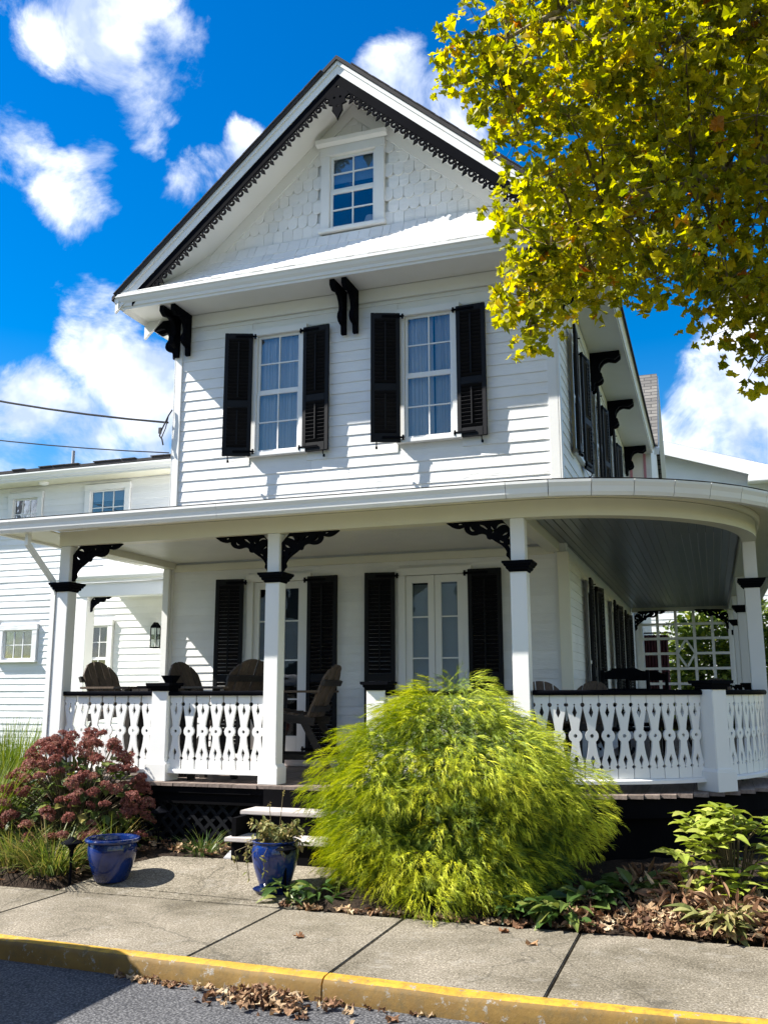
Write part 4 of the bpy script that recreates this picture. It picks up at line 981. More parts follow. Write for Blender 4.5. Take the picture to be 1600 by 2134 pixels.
# its entry porch
wall_panel('entry_wall', AN, -3.9, -.02, .1, 3.35, 3.222, [(-3.473, -3.117, 1.547, 2.673)], MW['grey_white'])
siding(AN, -3.9, -.02, .4, 3.15, 3.22, .112, MW['white'], [(-3.59, -3.0, 1.48, 2.79)], maxlen=5)
window(AN, -3.47, -3.12, 1.55, 2.67, 3.2, 2, 2, .10, 2, m='trim', mun=.014, fr=.025)
G().box(-3.04, -2.83, 2.2, 2.41, .1, 3.049).build('entry_post', MW['trim'], AN, bev=.005)
G().box(-3.06, -.02, 2.19, 2.42, 3.05, 3.27).build('entry_beam', MW['trim'], AN, bev=.005)
G().prism([(.06, 0), (.05, .03), (.02, .05), (0, .09), (0, .115), (.06, .115)], -3.2, -.02, lambda p, q, a: (a, 2.08 + p, 3.27 + q)).build('entry_gutter', MW['trim'], AN)
G().add([(-3.2, 2.1, 3.385), (-.02, 2.1, 3.385), (-.02, 4.0, 3.95), (-3.2, 4.0, 3.95)], [(0, 1, 2, 3)]).build('entry_roof', MW['trim'], AN)
G().box(-3.0, -.02, 2.43, 3.2, 3.20, 3.22).build('entry_ceiling', MW['cream_bounce'], AN)
bracket(-2.825, 2.30, 3.048, False, k=.62, parent=AN)
G().box(-4.13, -4.03, YA - .12, YA - .02, 2.85, 3.15).build('meter_box', MW['grey_white'], AN)
LN = empty('wall_lantern', (-2.12, 3.1, 2.25), 'black wall lantern beside the annex entry, just left of the porch pilaster', 'lantern')
G().box(-2.18, -2.06, 3.02, 3.14, 2.60, 2.62).prism([(-.06, 0), (.06, 0), (0, .07)], 3.02, 3.14, lambda p, q, a: (-2.12 + p, a, 2.621 + q)).box(-2.18, -2.06, 3.02, 3.14, 2.27, 2.29).box(-2.14, -2.10, 3.14, 3.20, 2.42, 2.5).build('lantern_cap', MW['black'], LN)
g = G()
for dx in (-.055, .055):
    for dy in (-.055, .055): g.box(-2.12 + dx - .006, -2.12 + dx + .006, 3.08 + dy - .006, 3.08 + dy + .006, 2.29, 2.60)
g.build('lantern_frame', MW['black'], LN)
G().box(-2.17, -2.07, 3.03, 3.13, 2.292, 2.598).build('lantern_glass', MW['glass'], LN)

# ------------------------------------------------------------------ wing and neighbours behind
BW = empty('rear_wing', (2.5, 11.2, .1), 'white rear wing with grey shingle roof rising behind the right eave', 'wing')
wg = G(); wg.add([(x, y, z) for x in (.2, 5.16) for y, z in ((9.62, .1), (9.62, 6.7), (11.2, 8.62), (12.8, 6.7), (12.8, .1))], [(0, 1, 2, 3, 4), (5, 9, 8, 7, 6), (0, 5, 6, 1), (4, 3, 8, 9), (1, 6, 7, 2), (2, 7, 8, 3)]).build('wall', MW['white'], BW)
for s in (-1, 1):
    G().add([(x, 11.2 + s * y, z + d) for x in (0, 5.68) for y, z in ((0, 8.70), (1.75, 6.58)) for d in (0, .05)], [(0, 1, 3, 2), (4, 6, 7, 5), (0, 2, 6, 4), (1, 5, 7, 3), (0, 4, 5, 1), (2, 3, 7, 6)]).build('roof', MW['shingle'], BW)
    G().add([(x, 11.2 + s * y, z + d) for x in (5.60, 5.70) for y, z in ((0, 8.69), (1.78, 6.54)) for d in (-.14, -.005)], [(0, 1, 3, 2), (4, 6, 7, 5), (0, 2, 6, 4), (1, 5, 7, 3), (0, 4, 5, 1), (2, 3, 7, 6)]).build('rake_board', MW['trim'], BW)
w = G().box(5.08, 5.13, 9.585, 9.62, 5.6, 6.58).box(5.36, 5.41, 9.585, 9.62, 5.6, 6.58).box(5.08, 5.41, 9.58, 9.62, 6.58, 6.64).build('window', MW['pink'], BW)
G().box(5.13, 5.36, 9.60, 9.61, 5.6, 6.58).build('pane', MW['curtain'], w)
G().add([(x, y, z) for x in (5.16, 5.52) for y, z in ((9.62, 3.7), (9.62, 6.7), (11.2, 8.62), (12.8, 6.7), (12.8, 3.7))], [(0, 1, 2, 3, 4), (5, 9, 8, 7, 6), (0, 5, 6, 1), (4, 3, 8, 9), (1, 6, 7, 2), (2, 7, 8, 3), (0, 4, 9, 5)]).build('upper_wall', MW['white'], BW)
siding(BW, 5.03, 5.16, .5, 3.7, 9.615, .14, MW['white']); siding(BW, 5.03, 5.52, 3.7, 5.5, 9.615, .14, MW['white'])
NB = empty('neighbour_house', (8, 18, .1), 'white gabled house far behind the right end of the porch roof', 'house')
def nr(x): return 9.0 - .337 * abs(x - 4.5)
g = G(); xs = [-3, 4.5, 13.5]
g.add([(x, y, z) for y in (18.0, 26) for x in xs for z in (.1, nr(x) - .1)], [(0, 2, 3, 1), (2, 4, 5, 3), (6, 7, 9, 8), (8, 9, 11, 10), (0, 1, 7, 6), (4, 10, 11, 5)]).build('wall', MW['grey_white'], NB)
siding(NB, 4.6, 12.9, .4, 6.0, 17.99, .20, MW['grey_white'])
for a, b in ((-3.4, 4.5), (4.5, 13.9)):
    rf = G().add([(x, y, nr(x) + d) for y in (17.5, 26.4) for x in (a, b) for d in (0, .12)], [(0, 1, 3, 2), (4, 6, 7, 5), (0, 2, 6, 4), (1, 5, 7, 3), (0, 4, 5, 1), (2, 3, 7, 6)]).build('roof', MW['roofdark'], NB)
    G().add([(x, y, nr(x) + d) for y in (17.44, 17.5) for x in (a, b) for d in (-.30, .10)], [(0, 1, 3, 2), (4, 6, 7, 5), (0, 2, 6, 4), (1, 5, 7, 3), (0, 4, 5, 1), (2, 3, 7, 6)]).build('rake_board', MW['trim'], NB)
G().box(7.75, 13.9, 16.9, 17.05, 7.28, 7.46).box(7.75, 13.9, 17.05, 18, 7.40, 7.46).build('eave_gutter', MW['trim'], NB)
window(NB, 8.3, 9.2, 2.2, 4.0, 17.98, 2, 2, .14, 2, m='grey_white'); window(NB, 10.3, 11.2, 2.2, 4.0, 17.98, 2, 2, .14, 2, m='grey_white')
CT = empty('maroon_curtain', (5.42, 10.2, 1.0), 'maroon outdoor curtain hanging behind the left side of the trellis screen', 'curtain')
g = G(); vt = []
for i in range(41): x = 5.15 + .48 * i / 40; vt += [(x, 9.9 + .03 * math.sin(i * 1.3), 1.0), (x, 9.9 + .03 * math.sin(i * 1.3), 2.7)]
g.add(vt, [(2 * i, 2 * i + 2, 2 * i + 3, 2 * i + 1) for i in range(40)]).build('cloth', MW['maroon'], CT, smooth=True)
G().tube([(5.08, 9.9, 2.74), (5.7, 9.9, 2.74)], .015, 8).build('curtain_rod', MW['black'], CT, smooth=True)
# across the street, behind the viewer: seen only in the window glass
OP = empty('opposite_house', (-5, -24, -.1), 'white house across the street, seen only as a reflection in the panes', 'house')
G().box(-18, 6, -34, -24, -.16, 7.5).build('wall', MW['grey_white'], OP)
ob_ = G().box(0, 1, 0, .02, 0, .235).mesh('clapboard'); ob_.materials.append(MW['grey_white'])
for k in range(28): place('clapboard', ob_, OP, (-18, -23.99, .3 + k * .25), (math.radians(-4), 0, 0), (24, 1, 1))
G().add([(x, y, z) for x in (-18.6, 6.6) for y, z in ((-23.4, 7.4), (-29, 12.0), (-34.6, 7.4))], [(0, 1, 4, 3), (1, 2, 5, 4), (0, 2, 1), (3, 4, 5)]).build('roof', MW['roofdark'], OP)
for x in (-16, -12.5, -9, -5.5, -2, 1.5, 4.6):
    for z in (1.0, 4.4):
        w = G().box(x - .6, x + .6, -23.99, -23.92, z - .1, z + 1.8).build('window', MW['trim'], OP); G().box(x - .5, x + .5, -23.91, -23.90, z, z + 1.7).build('pane', MW['room'], w)

# ------------------------------------------------------------------ porch furniture
def adirondack():
    r = empty('adirondack_chair', (0, 0, 0)); sh = .66     # faces local -y, bar height
    bt = math.radians(24); zc = sh - .03; yb = .20
    n6 = 5; bw = .108
    for i in range(n6):
        xc = (i - 2) * bw; g = G(); pl = [(-bw / 2 + .007, 0), (bw / 2 - .007, 0)]
        for k in range(5, -1, -1):
            q = -bw / 2 + .007 + (bw - .014) * k / 5; e = (xc + q) / .29; pl.append((q * 1.0, .60 - .20 * abs(e) ** 2.4))
        R_ = Matrix.Rotation(-bt, 3, 'X'); base = Vector((xc, yb + (.010 if i in (1, 3) else 0) , zc))
        g.prism(pl, -.011, .011, lambda p, q, a: tuple(base + R_ @ Vector((p, a, q))))
        g.build('back_slat', MW['chair'], r)
    for q, w in ((.10, .54), (.40, .60)):
        g = G(); R_ = Matrix.Rotation(-bt, 3, 'X'); g.obox(Vector((0, yb, zc)) + R_ @ Vector((0, .028, q)), (w, .03, .06), R_); g.build('back_brace', MW['table'], r)
    for i in range(6):
        y = .18 - i * .082; z = sh - .03 + .012 * i
        G().box(-.27, .27, y - .037, y + .037, z, z + .022).build('seat_slat', MW['chair'], r)
    for s in (-1, 1):
        G().bar((s * .29, -.30, 0), (s * .29, -.27, sh + .22), .07, .035, (1, 0, 0)).build('front_leg', MW['table'], r)
        G().bar((s * .26, .50, 0), (s * .26, .12, sh + .0), .07, .035, (1, 0, 0)).build('rear_leg', MW['table'], r)
        G().bar((s * .26, -.32, sh - .0), (s * .26, .28, sh - .08), .08, .03, (1, 0, 0)).build('seat_rail', MW['table'], r)
        g = G(); g.prism([(s * .25, -.36), (s * .39, -.36), (s * .40, -.25), (s * .36, .10), (s * .33, .36), (s * .25, .36)], sh + .222, sh + .246, lambda p, q, a: (p, q, a)); g.build('arm', MW['chair'], r, bev=.004)
        G().bar((s * .29, -.28, .22), (s * .26, .40, .22), .05, .03, (1, 0, 0)).build('stretcher', MW['table'], r)
    G().box(-.29, .29, -.31, -.28, .20, .25).build('footrest', MW['chair'], r)
    return r
ac = adirondack()
CH = [(.40, -1.35, 84, 'tall brown adirondack chair nearest the left post, its back leaning left', 1),
      (1.22, -.95, 84, 'tall brown adirondack chair behind the left railing pier, facing right', 1),
      (1.56, -1.25, -112, 'tall brown adirondack chair half hidden behind the middle post', 1),
      (2.40, -1.25, -86, 'tall brown adirondack chair right of the middle post at the top of the steps', .95),
      (4.95, -1.20, 20, 'low brown adirondack chair behind the curved railing, right of the right post, smaller top', .80),
      (5.16, -.95, -30, 'low brown adirondack chair behind the curved railing near the house corner', .80),
      (6.25, -.55, -40, 'dark adirondack chair behind the right railing pier', .82)]
for i, (x, y, rz_, lb, k) in enumerate(CH):
    o = ac if i == 0 else copy_tree(ac)
    o.location = (x, y, ZD); o.rotation_euler = (0, 0, math.radians(rz_)); o.scale = (k, k, k); tag(o, lb, 'chair', 'adirondack chairs on the porch')
def table(loc, lb, lx, ly, h):
    r = empty('bar_table', loc, lb, 'table', 'tables on the porch'); x, y, z = loc
    n = int(lx / .1)
    for i in range(n): G().box(x - lx / 2 + lx * i / n + .004, x - lx / 2 + lx * (i + 1) / n - .004, y - ly / 2, y + ly / 2, z + h - .03, z + h).build('top_slat', MW['table'], r)
    for sx in (-1, 1):
        for sy in (-1, 1): G().box(x + sx * (lx / 2 - .06) - .03, x + sx * (lx / 2 - .06) + .03, y + sy * (ly / 2 - .06) - .03, y + sy * (ly / 2 - .06) + .03, z, z + h - .03).build('leg', MW['table'], r)
    G().box(x - lx / 2 + .03, x + lx / 2 - .03, y - ly / 2 + .05, y + ly / 2 - .05, z + h - .09, z + h - .031).build('apron', MW['table'], r)
table((1.42, -1.74, ZD), 'dark slatted bar table between the facing chairs behind the pier', .36, .36, .845)
table((.55, -1.25, ZD), 'small dark slatted table just right of the leftmost chair', .34, .34, .885)
BWL = G().lathe([(.0, .0), (.055, .0), (.062, .012), (.095, .065), (.10, .072), (.09, .07), (.055, .02), (0, .016)], 4, (1.42, -1.98, 1.657)).build('ash_bowl', MW['black'], None, (1.42, -1.98, 1.657)); BWL.rotation_euler = (0, 0, PI / 4)
tag(BWL, 'small black square bowl on the railing pier left of the middle post', 'bowl'); BWL.location = (1.33, -R0 + .12, 1.656)
TR = G().box(.47, .63, -1.31, -1.18, ZD + .886, ZD + .90).box(.49, .61, -1.29, -1.20, ZD + .90, ZD + .915).build('book_stack', MW['black'], None, (.55, -1.25, ZD + .886)); tag(TR, 'thin dark stack lying on the small table behind the left railing', 'books')
NP = G().add([(5.98, -1.25, 1.578), (6.12, -1.25, 1.60), (6.12, -1.12, 1.60), (5.98, -1.12, 1.578)], [(0, 1, 2, 3)])
def rocker(x, y, rz_, lb):
    r = empty('rocking_chair', (0, 0, 0), lb, 'rocking chair', 'black rocking chairs')
    for s in (-1, 1):
        G().tube([(s * .25, .22, .04), (s * .25, .26, .45), (s * .25, .38, 1.08)], .022, 8).build('back_post', MW['black'], r, smooth=True)
        G().tube([(s * .27, -.24, .04), (s * .27, -.24, .66)], .022, 8).build('front_post', MW['black'], r, smooth=True)
        G().tube([(s * .26, -.45, .06), (s * .26, -.2, .022), (s * .26, .1, .02), (s * .26, .45, .05), (s * .26, .62, .10)], .02, 6).build('rocker', MW['black'], r, smooth=True)
        G().box(s * .27 - .05, s * .27 + .05, -.32, .26, .66, .685).build('arm', MW['black'], r, bev=.005)
    for z, k in ((.62, 0), (.80, 0), (.98, .05)):
        yy = .26 + (z - .45) * .19; g = G()
        g.prism([(-.235, 0), (.235, 0), (.235, .075), (.12, .075 + k), (-.12, .075 + k), (-.235, .075)], yy - .01, yy + .01, lambda p, q, a: (p, a + q * .19, z + q)); g.build('back_slat', MW['black'], r)
    G().box(-.27, .27, -.27, .26, .42, .45).build('seat', MW['black'], r, bev=.006)
    r.location = (x, y, ZD); r.rotation_euler = (0, 0, math.radians(rz_))
rocker(5.55, .60, 8, 'black ladder-back rocking chair with arched top slat behind the curved railing')
rocker(5.60, 2.2, -6, 'black rocking chair farther back along the side porch')

# ------------------------------------------------------------------ cables
def cable(name, pts, r, lb):
    o = G().tube(pts, r, 6).build(name, MW['cable'], None, pts[0], smooth=True); return tag(o, lb, 'cable')
def sag(a, b, n=22, s=.25):
    a = Vector(a); b = Vector(b); return [tuple(a.lerp(b, i / n) - Vector((0, 0, 4 * s * (i / n) * (1 - i / n)))) for i in range(n + 1)]
cable('power_cable', sag((-.06, -.03, 5.03), (-13, -1.5, 9.9), s=.75), .014, 'upper twisted black power cable running to the left corner of the house')
cable('phone_cable', sag((-.03, -.03, 4.62), (-13, -1.4, 8.1), s=.55), .008, 'lower thin black cable running to the left corner of the house')
SD = empty('service_drop', (-.06, -.05, 4.9), 'bent wire clamp where the power cable meets the house corner', 'clamp')
G().tube([(-.01, -.03, 5.20), (-.05, -.05, 5.12), (-.13, -.07, 4.93), (-.16, -.07, 4.85), (-.12, -.07, 4.80), (-.10, -.07, 4.72)], .010, 6).build('drip_loop', MW['cable'], SD, smooth=True)
G().tube([(-.05, -.05, 5.12), (-.08, -.06, 4.95), (-.13, -.07, 4.82)], .008, 6).build('drip_loop', MW['cable'], SD, smooth=True)
G().box(-.175, -.135, -.08, -.06, 4.88, 4.96).build('connector', MW['cable'], SD)

# ------------------------------------------------------------------ plants
def ov(n=4, w=.5, fold=.12, droop=.25):
    """ovate leaf, length 1 along +x, folded at the midrib"""
    v = []; f = []
    for i in range(n + 1):
        t = i / n; ww = w * math.sin(PI * min(1, t ** .8 * .97 + .015)) * .5; z = -droop * t * t
        v += [(t, -ww, z + fold * ww * 2), (t, 0, z), (t, ww, z + fold * ww * 2)]
    for i in range(n):
        k = 3 * i; f += [(k, k + 3, k + 4, k + 1), (k + 1, k + 4, k + 5, k + 2)]
    return v, f
def sycleaf(cup=.1, seed=0):
    """five-lobed leaf, stalk at the origin, length about 1 along +x"""
    rnd = random.Random(seed)
    o = [(0, 0), (.02, .26), (-.07, .44), (.18, .43), (.25, .60), (.42, .47), (.56, .52), (.62, .34), (.80, .28), (.84, .14), (1.0, 0)]
    o += [(x, -y) for x, y in reversed(o[1:-1])]
    o = [(x + rnd.uniform(-.03, .03), y + rnd.uniform(-.03, .03)) for x, y in o]
    c = (.42, 0)
    vv = [(c[0], c[1], 0)] + [(x, y, cup * ((x - c[0]) ** 2 * .6 + y * y * 2.2) * rnd.choice((1, 1, -1, .3)) + rnd.uniform(-.03, .03)) for x, y in o]; n = len(o)
    return vv, [(0, i + 1, (i + 1) % n + 1) for i in range(n)]
SY = [sycleaf(.5, 1), sycleaf(-.4, 2), sycleaf(.9, 3), sycleaf(-.9, 4), sycleaf(.2, 5)]
def tmesh(name, t, m):
    me = bpy.data.meshes.new(name); me.from_pydata([tuple(p) for p in t[0]], [], [tuple(f) for f in t[1]]); me.materials.append(m); return me
def mat4(R_, p):
    m = Matrix([list(map(float, R_[i])) + [float(p[i])] for i in range(3)] + [[0, 0, 0, 1]]); return m
def leaf_objs(name, meshes, items, parent):
    for ti, R_, p, rr in items:
        o = bpy.data.objects.new(name, meshes[ti]); COL.objects.link(o); o.parent = parent
        q = np.array(p) - np.array(WO[parent.name]); o.matrix_local = mat4(R_, q)
# --- golden thread cypress
CY = empty('thread_cypress', (4.62, -2.78, .06), 'large golden green thread-leaf cypress mound in front of the porch', 'shrub')
def spray(seed):
    r = np.random.RandomState(seed); parts = []
    L_ = r.uniform(.85, 1.1); n = 5
    main = [np.array((L_ * t, .06 * math.sin(3 * t + seed), .10 * t - .75 * t ** 1.9)) for t in np.linspace(0, 1, n)]
    parts.append(ribbon(main, .030, (0, .8, .6)))
    for k in range(11):
        t = r.uniform(.15, .95); i = min(int(t * (n - 1)), n - 2); p = main[i] + (main[i + 1] - main[i]) * (t * (n - 1) - i)
        l = r.uniform(.22, .50); a = r.choice((-1, 1)) * r.uniform(.3, 1.1); e = r.uniform(-.25, .35)
        pts = [p + np.array((l * q * math.cos(a), l * q * math.sin(a), l * (e * q - .75 * q * q))) for q in (0, .5, 1)]
        parts.append(ribbon(pts, .026, (math.sin(a) * .5, .5, .7)))
    return join(parts)
SPR = [spray(i) for i in range(8)]
cyc = np.array((4.44, -2.83, .04)); items = []
# drooping mounds stacked from the ground up: each a tuft of sprays round its own branch end
tuft = []
for k in range(400):
    a = U(0, 2 * PI); h = U(0, 1) ** .85; prof_r = 1.0 if h < .45 else math.cos((h - .45) / .55 * PI / 2 * .93) ** .72
    if h < .42: prof_r *= .66 + .34 * h / .42 if math.cos(a - .35) > .35 else .98
    lr = 1 + .12 * math.sin(3 * a + 5 * h) + .08 * math.sin(7 * a - 9 * h + 1)
    c = cyc + np.array((math.cos(a) * .97 * prof_r * lr, math.sin(a) * .63 * prof_r * lr, .05 + h * 1.46 + .05 * math.sin(5 * a)))
    if all(np.linalg.norm((c - q[0]) / np.array((1, 1, .8))) > .205 for q in tuft) and not (c[1] > -2.25 and c[2] < .95): tuft.append((c, a, h))
for c, a, h in tuft:
    od = np.array((math.cos(a), math.sin(a) * .8, .25 + 1.0 * max(0, h - .6))); od /= np.linalg.norm(od); base = U(-.10, .12); R1 = U(.14, .25)
    for k in range(int(R1 * R1 * 3900)):
        d = rdir(); p = c + d * np.array((R1, R1 * .9, R1 * .62)) * U(.3, 1) ** .5 - od * .05
        if p[2] < .05: continue
        lay = float(np.dot(d, od)); out = od * .75 + d * np.array((.8, .8, .4)) + rdir() * .3 + np.array((0, 0, -.22))
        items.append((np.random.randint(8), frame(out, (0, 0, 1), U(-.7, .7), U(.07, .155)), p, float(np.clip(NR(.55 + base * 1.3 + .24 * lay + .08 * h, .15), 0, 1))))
for k in range(3000):   # finer growth closing the gaps between the mounds
    a = U(0, 2 * PI); h = U(.08, 1) ** .8; pr_ = (1.0 if h < .45 else math.cos((h - .45) / .55 * PI / 2 * .93) ** .72) * .93
    if h < .42 and math.cos(a - .35) > .35: pr_ *= .66 + .34 * h / .42
    p = cyc + np.array((math.cos(a) * .97 * pr_, math.sin(a) * .63 * pr_, .05 + h * 1.40))
    if p[1] > -2.22 and p[2] < .95: continue
    items.append((np.random.randint(8), frame((math.cos(a), math.sin(a), .5 * h) + rdir() * .5, (0, 0, 1), U(-.7, .7), U(.08, .15)), p, float(np.clip(NR(.38, .12), 0, 1))))
for k in range(5200):   # older green growth inside, coloured darker to add shade between the tufts
    d = rdir(); d[2] = abs(d[2]); p = cyc + d * np.array((.86, .54, 1.36)) * U(.6, 1)
    if p[2] < .06 or p[1] > -2.2 and p[2] < .95: continue
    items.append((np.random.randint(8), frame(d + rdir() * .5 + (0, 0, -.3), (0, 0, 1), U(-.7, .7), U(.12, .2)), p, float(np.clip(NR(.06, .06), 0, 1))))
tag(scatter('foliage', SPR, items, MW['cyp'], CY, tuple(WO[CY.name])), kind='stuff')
g = G()
for k in range(16):
    a = 2 * PI * k / 16; g.tube([(4.5, -2.8, .05), (4.5 + .3 * math.cos(a), -2.8 + .2 * math.sin(a), .5), (4.5 + .75 * math.cos(a), -2.8 + .42 * math.sin(a), 1.0)], [.035, .02, .006], 5)
g.build('branches', MW['stem'], CY)
# --- hydrangea
HY = empty('hydrangea', (.72, -2.45, .12), 'hydrangea bush with faded maroon flower heads at the left of the steps', 'shrub')
hm = [tmesh('leaf', ov(4, .62, .15, dr), MW['hyd']) for dr in (.15, .35, .05)]
hc = np.array((.66, -2.48, .12)); li = []
for k in range(300):
    d = rdir(); d[2] = abs(d[2]) * .9 + .02; d /= np.linalg.norm(d); lay = np.random.uniform(.55, .98)
    p = hc + d * np.array((.80, .52, .98)) * lay
    out = d * np.array((1, 1, .2)) + rdir() * .5 + np.array((0, -.2, -.3)); li.append((np.random.randint(3), frame(out, (0, 0, 1), np.random.uniform(-.5, .5), np.random.uniform(.10, .16)), p, 0))
leaf_objs('leaf', hm, li, HY)
def head(seed):
    r = np.random.RandomState(seed); parts = []
    for k in range(60):
        d = r.normal(size=3); d[2] = abs(d[2]) * 1.1 - .15; d /= np.linalg.norm(d); c = d * np.array((.085, .085, .06)) * r.uniform(.75, 1.05); F_ = frame(d + r.normal(size=3) * .4, (0.1, 0, 1), r.uniform(0, 3), 1)
        for j in range(4):
            a = j * PI / 2 + r.uniform(-.2, .2); s = r.uniform(.014, .021)
            q = np.array([(0, 0, 0), (.3, s * math.cos(a - .6), s * math.sin(a - .6)), (.0, s * 1.35 * math.cos(a), s * 1.35 * math.sin(a)), (.3, s * math.cos(a + .6), s * math.sin(a + .6))]); q[:, 0] *= .02
            parts.append(((c + q @ F_.T), [(0, 1, 2, 3)]))
    v, f = join(parts); me = bpy.data.meshes.new('flower_head'); me.from_pydata([tuple(map(float, p)) for p in v], [], f)
    at = me.attributes.new('rnd', 'FLOAT', 'POINT'); b0 = r.uniform(.0, .5); at.data.foreach_set('value', np.clip(np.repeat(r.uniform(b0, b0 + .5, len(v) // 4), 4), 0, 1).astype(np.float32)); me.materials.append(MW['flower']); return me
HM = [head(i) for i in range(5)]; g = G(); nh = 0
for k in range(190):
    a = np.random.uniform(0, 2 * PI); e = math.asin(np.random.uniform(.12, 1.0)); d = np.array((math.cos(a) * math.cos(e), math.sin(a) * math.cos(e), math.sin(e)))
    if d[1] > .55 and d[2] < .7: continue
    p = hc + d * np.array((.84, .58, 1.02)) * np.random.uniform(.88, 1.05); p[2] += .02
    place('flower_head', HM[k % 5], HY, p, (np.random.uniform(-.5, .5), np.random.uniform(-.5, .5), np.random.uniform(0, 6)), [np.random.uniform(.55, .9)] * 3); nh += 1
    g.tube([tuple(hc + np.array((d[0] * .1, d[1] * .1, 0))), tuple((hc + p) / 2 + np.array((0, 0, .08))), tuple(p)], [.008, .006, .004], 4)
g.build('stems', MW['stem'], HY)
# --- grasses
def blade(L_, w, curl, n=5):
    p = [(L_ * t * math.cos(1.2 - curl * t), 0, L_ * (t * math.sin(1.2) - curl * .55 * t * t)) for t in np.linspace(0, 1, n)]
    return ribbon(p, w, (0, 1, 0))
BLD = [blade(1, .028, c) for c in (.5, .8, 1.05, 1.3)]
def clump(name, c, n, r, l0, l1, m, lb, cat, ws=1.0, bl=(0, 1, 2, 3), lean=0):
    it = []
    for k in range(n):
        a = np.random.uniform(0, 2 * PI); rr = r * math.sqrt(np.random.uniform()); s = np.random.uniform(l0, l1)
        F_ = frame((math.cos(a + np.random.uniform(-.6, .6)), math.sin(a + np.random.uniform(-.6, .6)), np.random.uniform(-.1, .5) + lean), (0, 0, 1), np.random.uniform(-.3, .3), s); F_[:, 1] *= ws
        it.append((np.random.choice(bl), F_, (c[0] + rr * math.cos(a), c[1] + rr * math.sin(a), c[2]), np.random.uniform()))
    e = empty(name, c, lb, cat); tag(scatter('blades', BLD, it, MW[m], e, c), kind='stuff')
    g = G().lathe([(r * .8, -.01), (r * .6, .03), (0, .05)], 10, c); g.build('crown', MW['stem'], e); return e
clump('liriope_clump', (1.02, -3.22, .03), 430, .20, .30, .58, 'grass', 'arching variegated grass clump beside the empty blue pot', 'grass', .75)
clump('liriope_clump', (.52, -3.10, .05), 330, .2, .3, .56, 'grass', 'arching grass clump at the left picture edge in front of the hydrangea', 'grass', .75)
clump('liriope_clump', (1.25, -2.72, .10), 130, .12, .3, .5, 'grass', 'upright grass tuft growing out of the hydrangea foot', 'grass', .8, (0, 1))
clump('liriope_clump', (2.08, -2.52, .13), 150, .10, .14, .30, 'hosta', 'small dark grass tuft left of the steps', 'grass', .9)
clump('tall_grass', (-.75, -1.75, .12), 1500, .42, .75, 1.2, 'tallgrass', 'tall pale green ornamental grass left of the porch end', 'grass', .30, (0, 0, 1), .6)
clump('tall_grass', (-.15, -2.75, .06), 700, .28, .6, .95, 'tallgrass', 'tall green grass at the left edge beside the hydrangea', 'grass', .35, (0, 1), .5)
# --- lime leafy shrub at the right
LS = empty('leafy_shrub', (6.45, -2.72, .1), 'lime green broad-leaved shrub at the right picture edge below the curved railing', 'shrub')
lm_ = [tmesh('leaf', ov(4, .6, .18, dr), MW['lime']) for dr in (.2, .45, .1)]; li = []; lc = np.array((6.50, -2.72, .34)); g = G()
for k in range(60):
    d = rdir(); d[2] = abs(d[2]) - .35 * U(); d /= np.linalg.norm(d); tip = lc + d * np.array((.42, .34, .50)) * np.random.uniform(.6, 1.03); a0 = np.random.uniform(0, PI)
    g.tube([tuple(lc - (0, 0, .33)), tuple((lc + tip) / 2 + (0, 0, .03)), tuple(tip)], [.006, .005, .003], 4)
    for j in range(5):
        a = a0 + j * 2.4; q = np.array((math.cos(a), math.sin(a), .15 if j < 3 else .6)); li.append((np.random.randint(3), frame(q, (0, 0, 1), np.random.uniform(-.3, .3), np.random.uniform(.10, .16)), tip - np.array((0, 0, .03 * (j // 2))), 0))
leaf_objs('leaf', lm_, li, LS); g.build('stems', MW['stem'], LS)
# --- hostas: green ones at the sidewalk edge, withered mass at the right
HO = [ov(5, .42, .2, .45), ov(5, .36, .25, .75), ov(5, .5, .15, .3)]
HD = [ov(5, .26, .7, .9), ov(5, .34, -.6, .5), ov(5, .22, .9, -.4)]
def hosta(c, n, r, s0, s1, m, lb):
    it = []
    for k in range(n):
        a = np.random.uniform(0, 2 * PI); rr = np.random.uniform(.02, r); p = (c[0] + rr * math.cos(a), c[1] + rr * math.sin(a), c[2] + np.random.uniform(.02, .13))
        it.append((np.random.randint(3), frame((math.cos(a), math.sin(a), np.random.uniform(-.1, .9)), (0, 0, 1), np.random.uniform(-.5, .5), np.random.uniform(s0, s1)), p, np.random.uniform()))
    e = empty('hosta', c, lb, 'hosta', 'hostas along the sidewalk'); tag(scatter('leaves', HD if m == 'dry' else HO, it, MW[m], e, c), kind='stuff'); return e
hosta((5.18, -3.36, .02), 30, .12, .13, .22, 'hosta', 'low green hosta at the sidewalk edge under the right side of the cypress')
hosta((5.02, -3.42, .02), 22, .10, .10, .18, 'hosta', 'small hosta just left of the sidewalk joint, under the cypress')
hosta((5.40, -3.42, .02), 34, .14, .11, .19, 'hosta', 'pale edged hosta right of the cypress at the sidewalk edge')
hosta((5.50, -3.10, .07), 34, .16, .15, .24, 'hosta', 'dark hosta in the shade behind the sidewalk-edge hostas')
hosta((5.80, -2.95, .08), 30, .15, .15, .22, 'hosta', 'dark hosta in the shade between the cypress and the dry leaves')
hosta((3.30, -3.44, .02), 30, .10, .09, .17, 'hosta', 'small green weedy clump at the foot of the planted pot')
hosta((3.55, -3.40, .02), 26, .14, .08, .15, 'hosta', 'low weeds between the planted pot and the cypress')
hosta((6.15, -3.05, .07), 119, .22, 0.066, 0.146, 'dry', 'withered brown hosta below the lime green shrub')
hosta((6.50, -3.20, .06), 145, .24, 0.070, 0.151, 'dry', 'withered tan hosta at the right picture edge')
hosta((6.42, -3.42, .03), 92, .20, 0.072, 0.158, 'weed', 'yellowing hosta at the right end of the sidewalk bed')
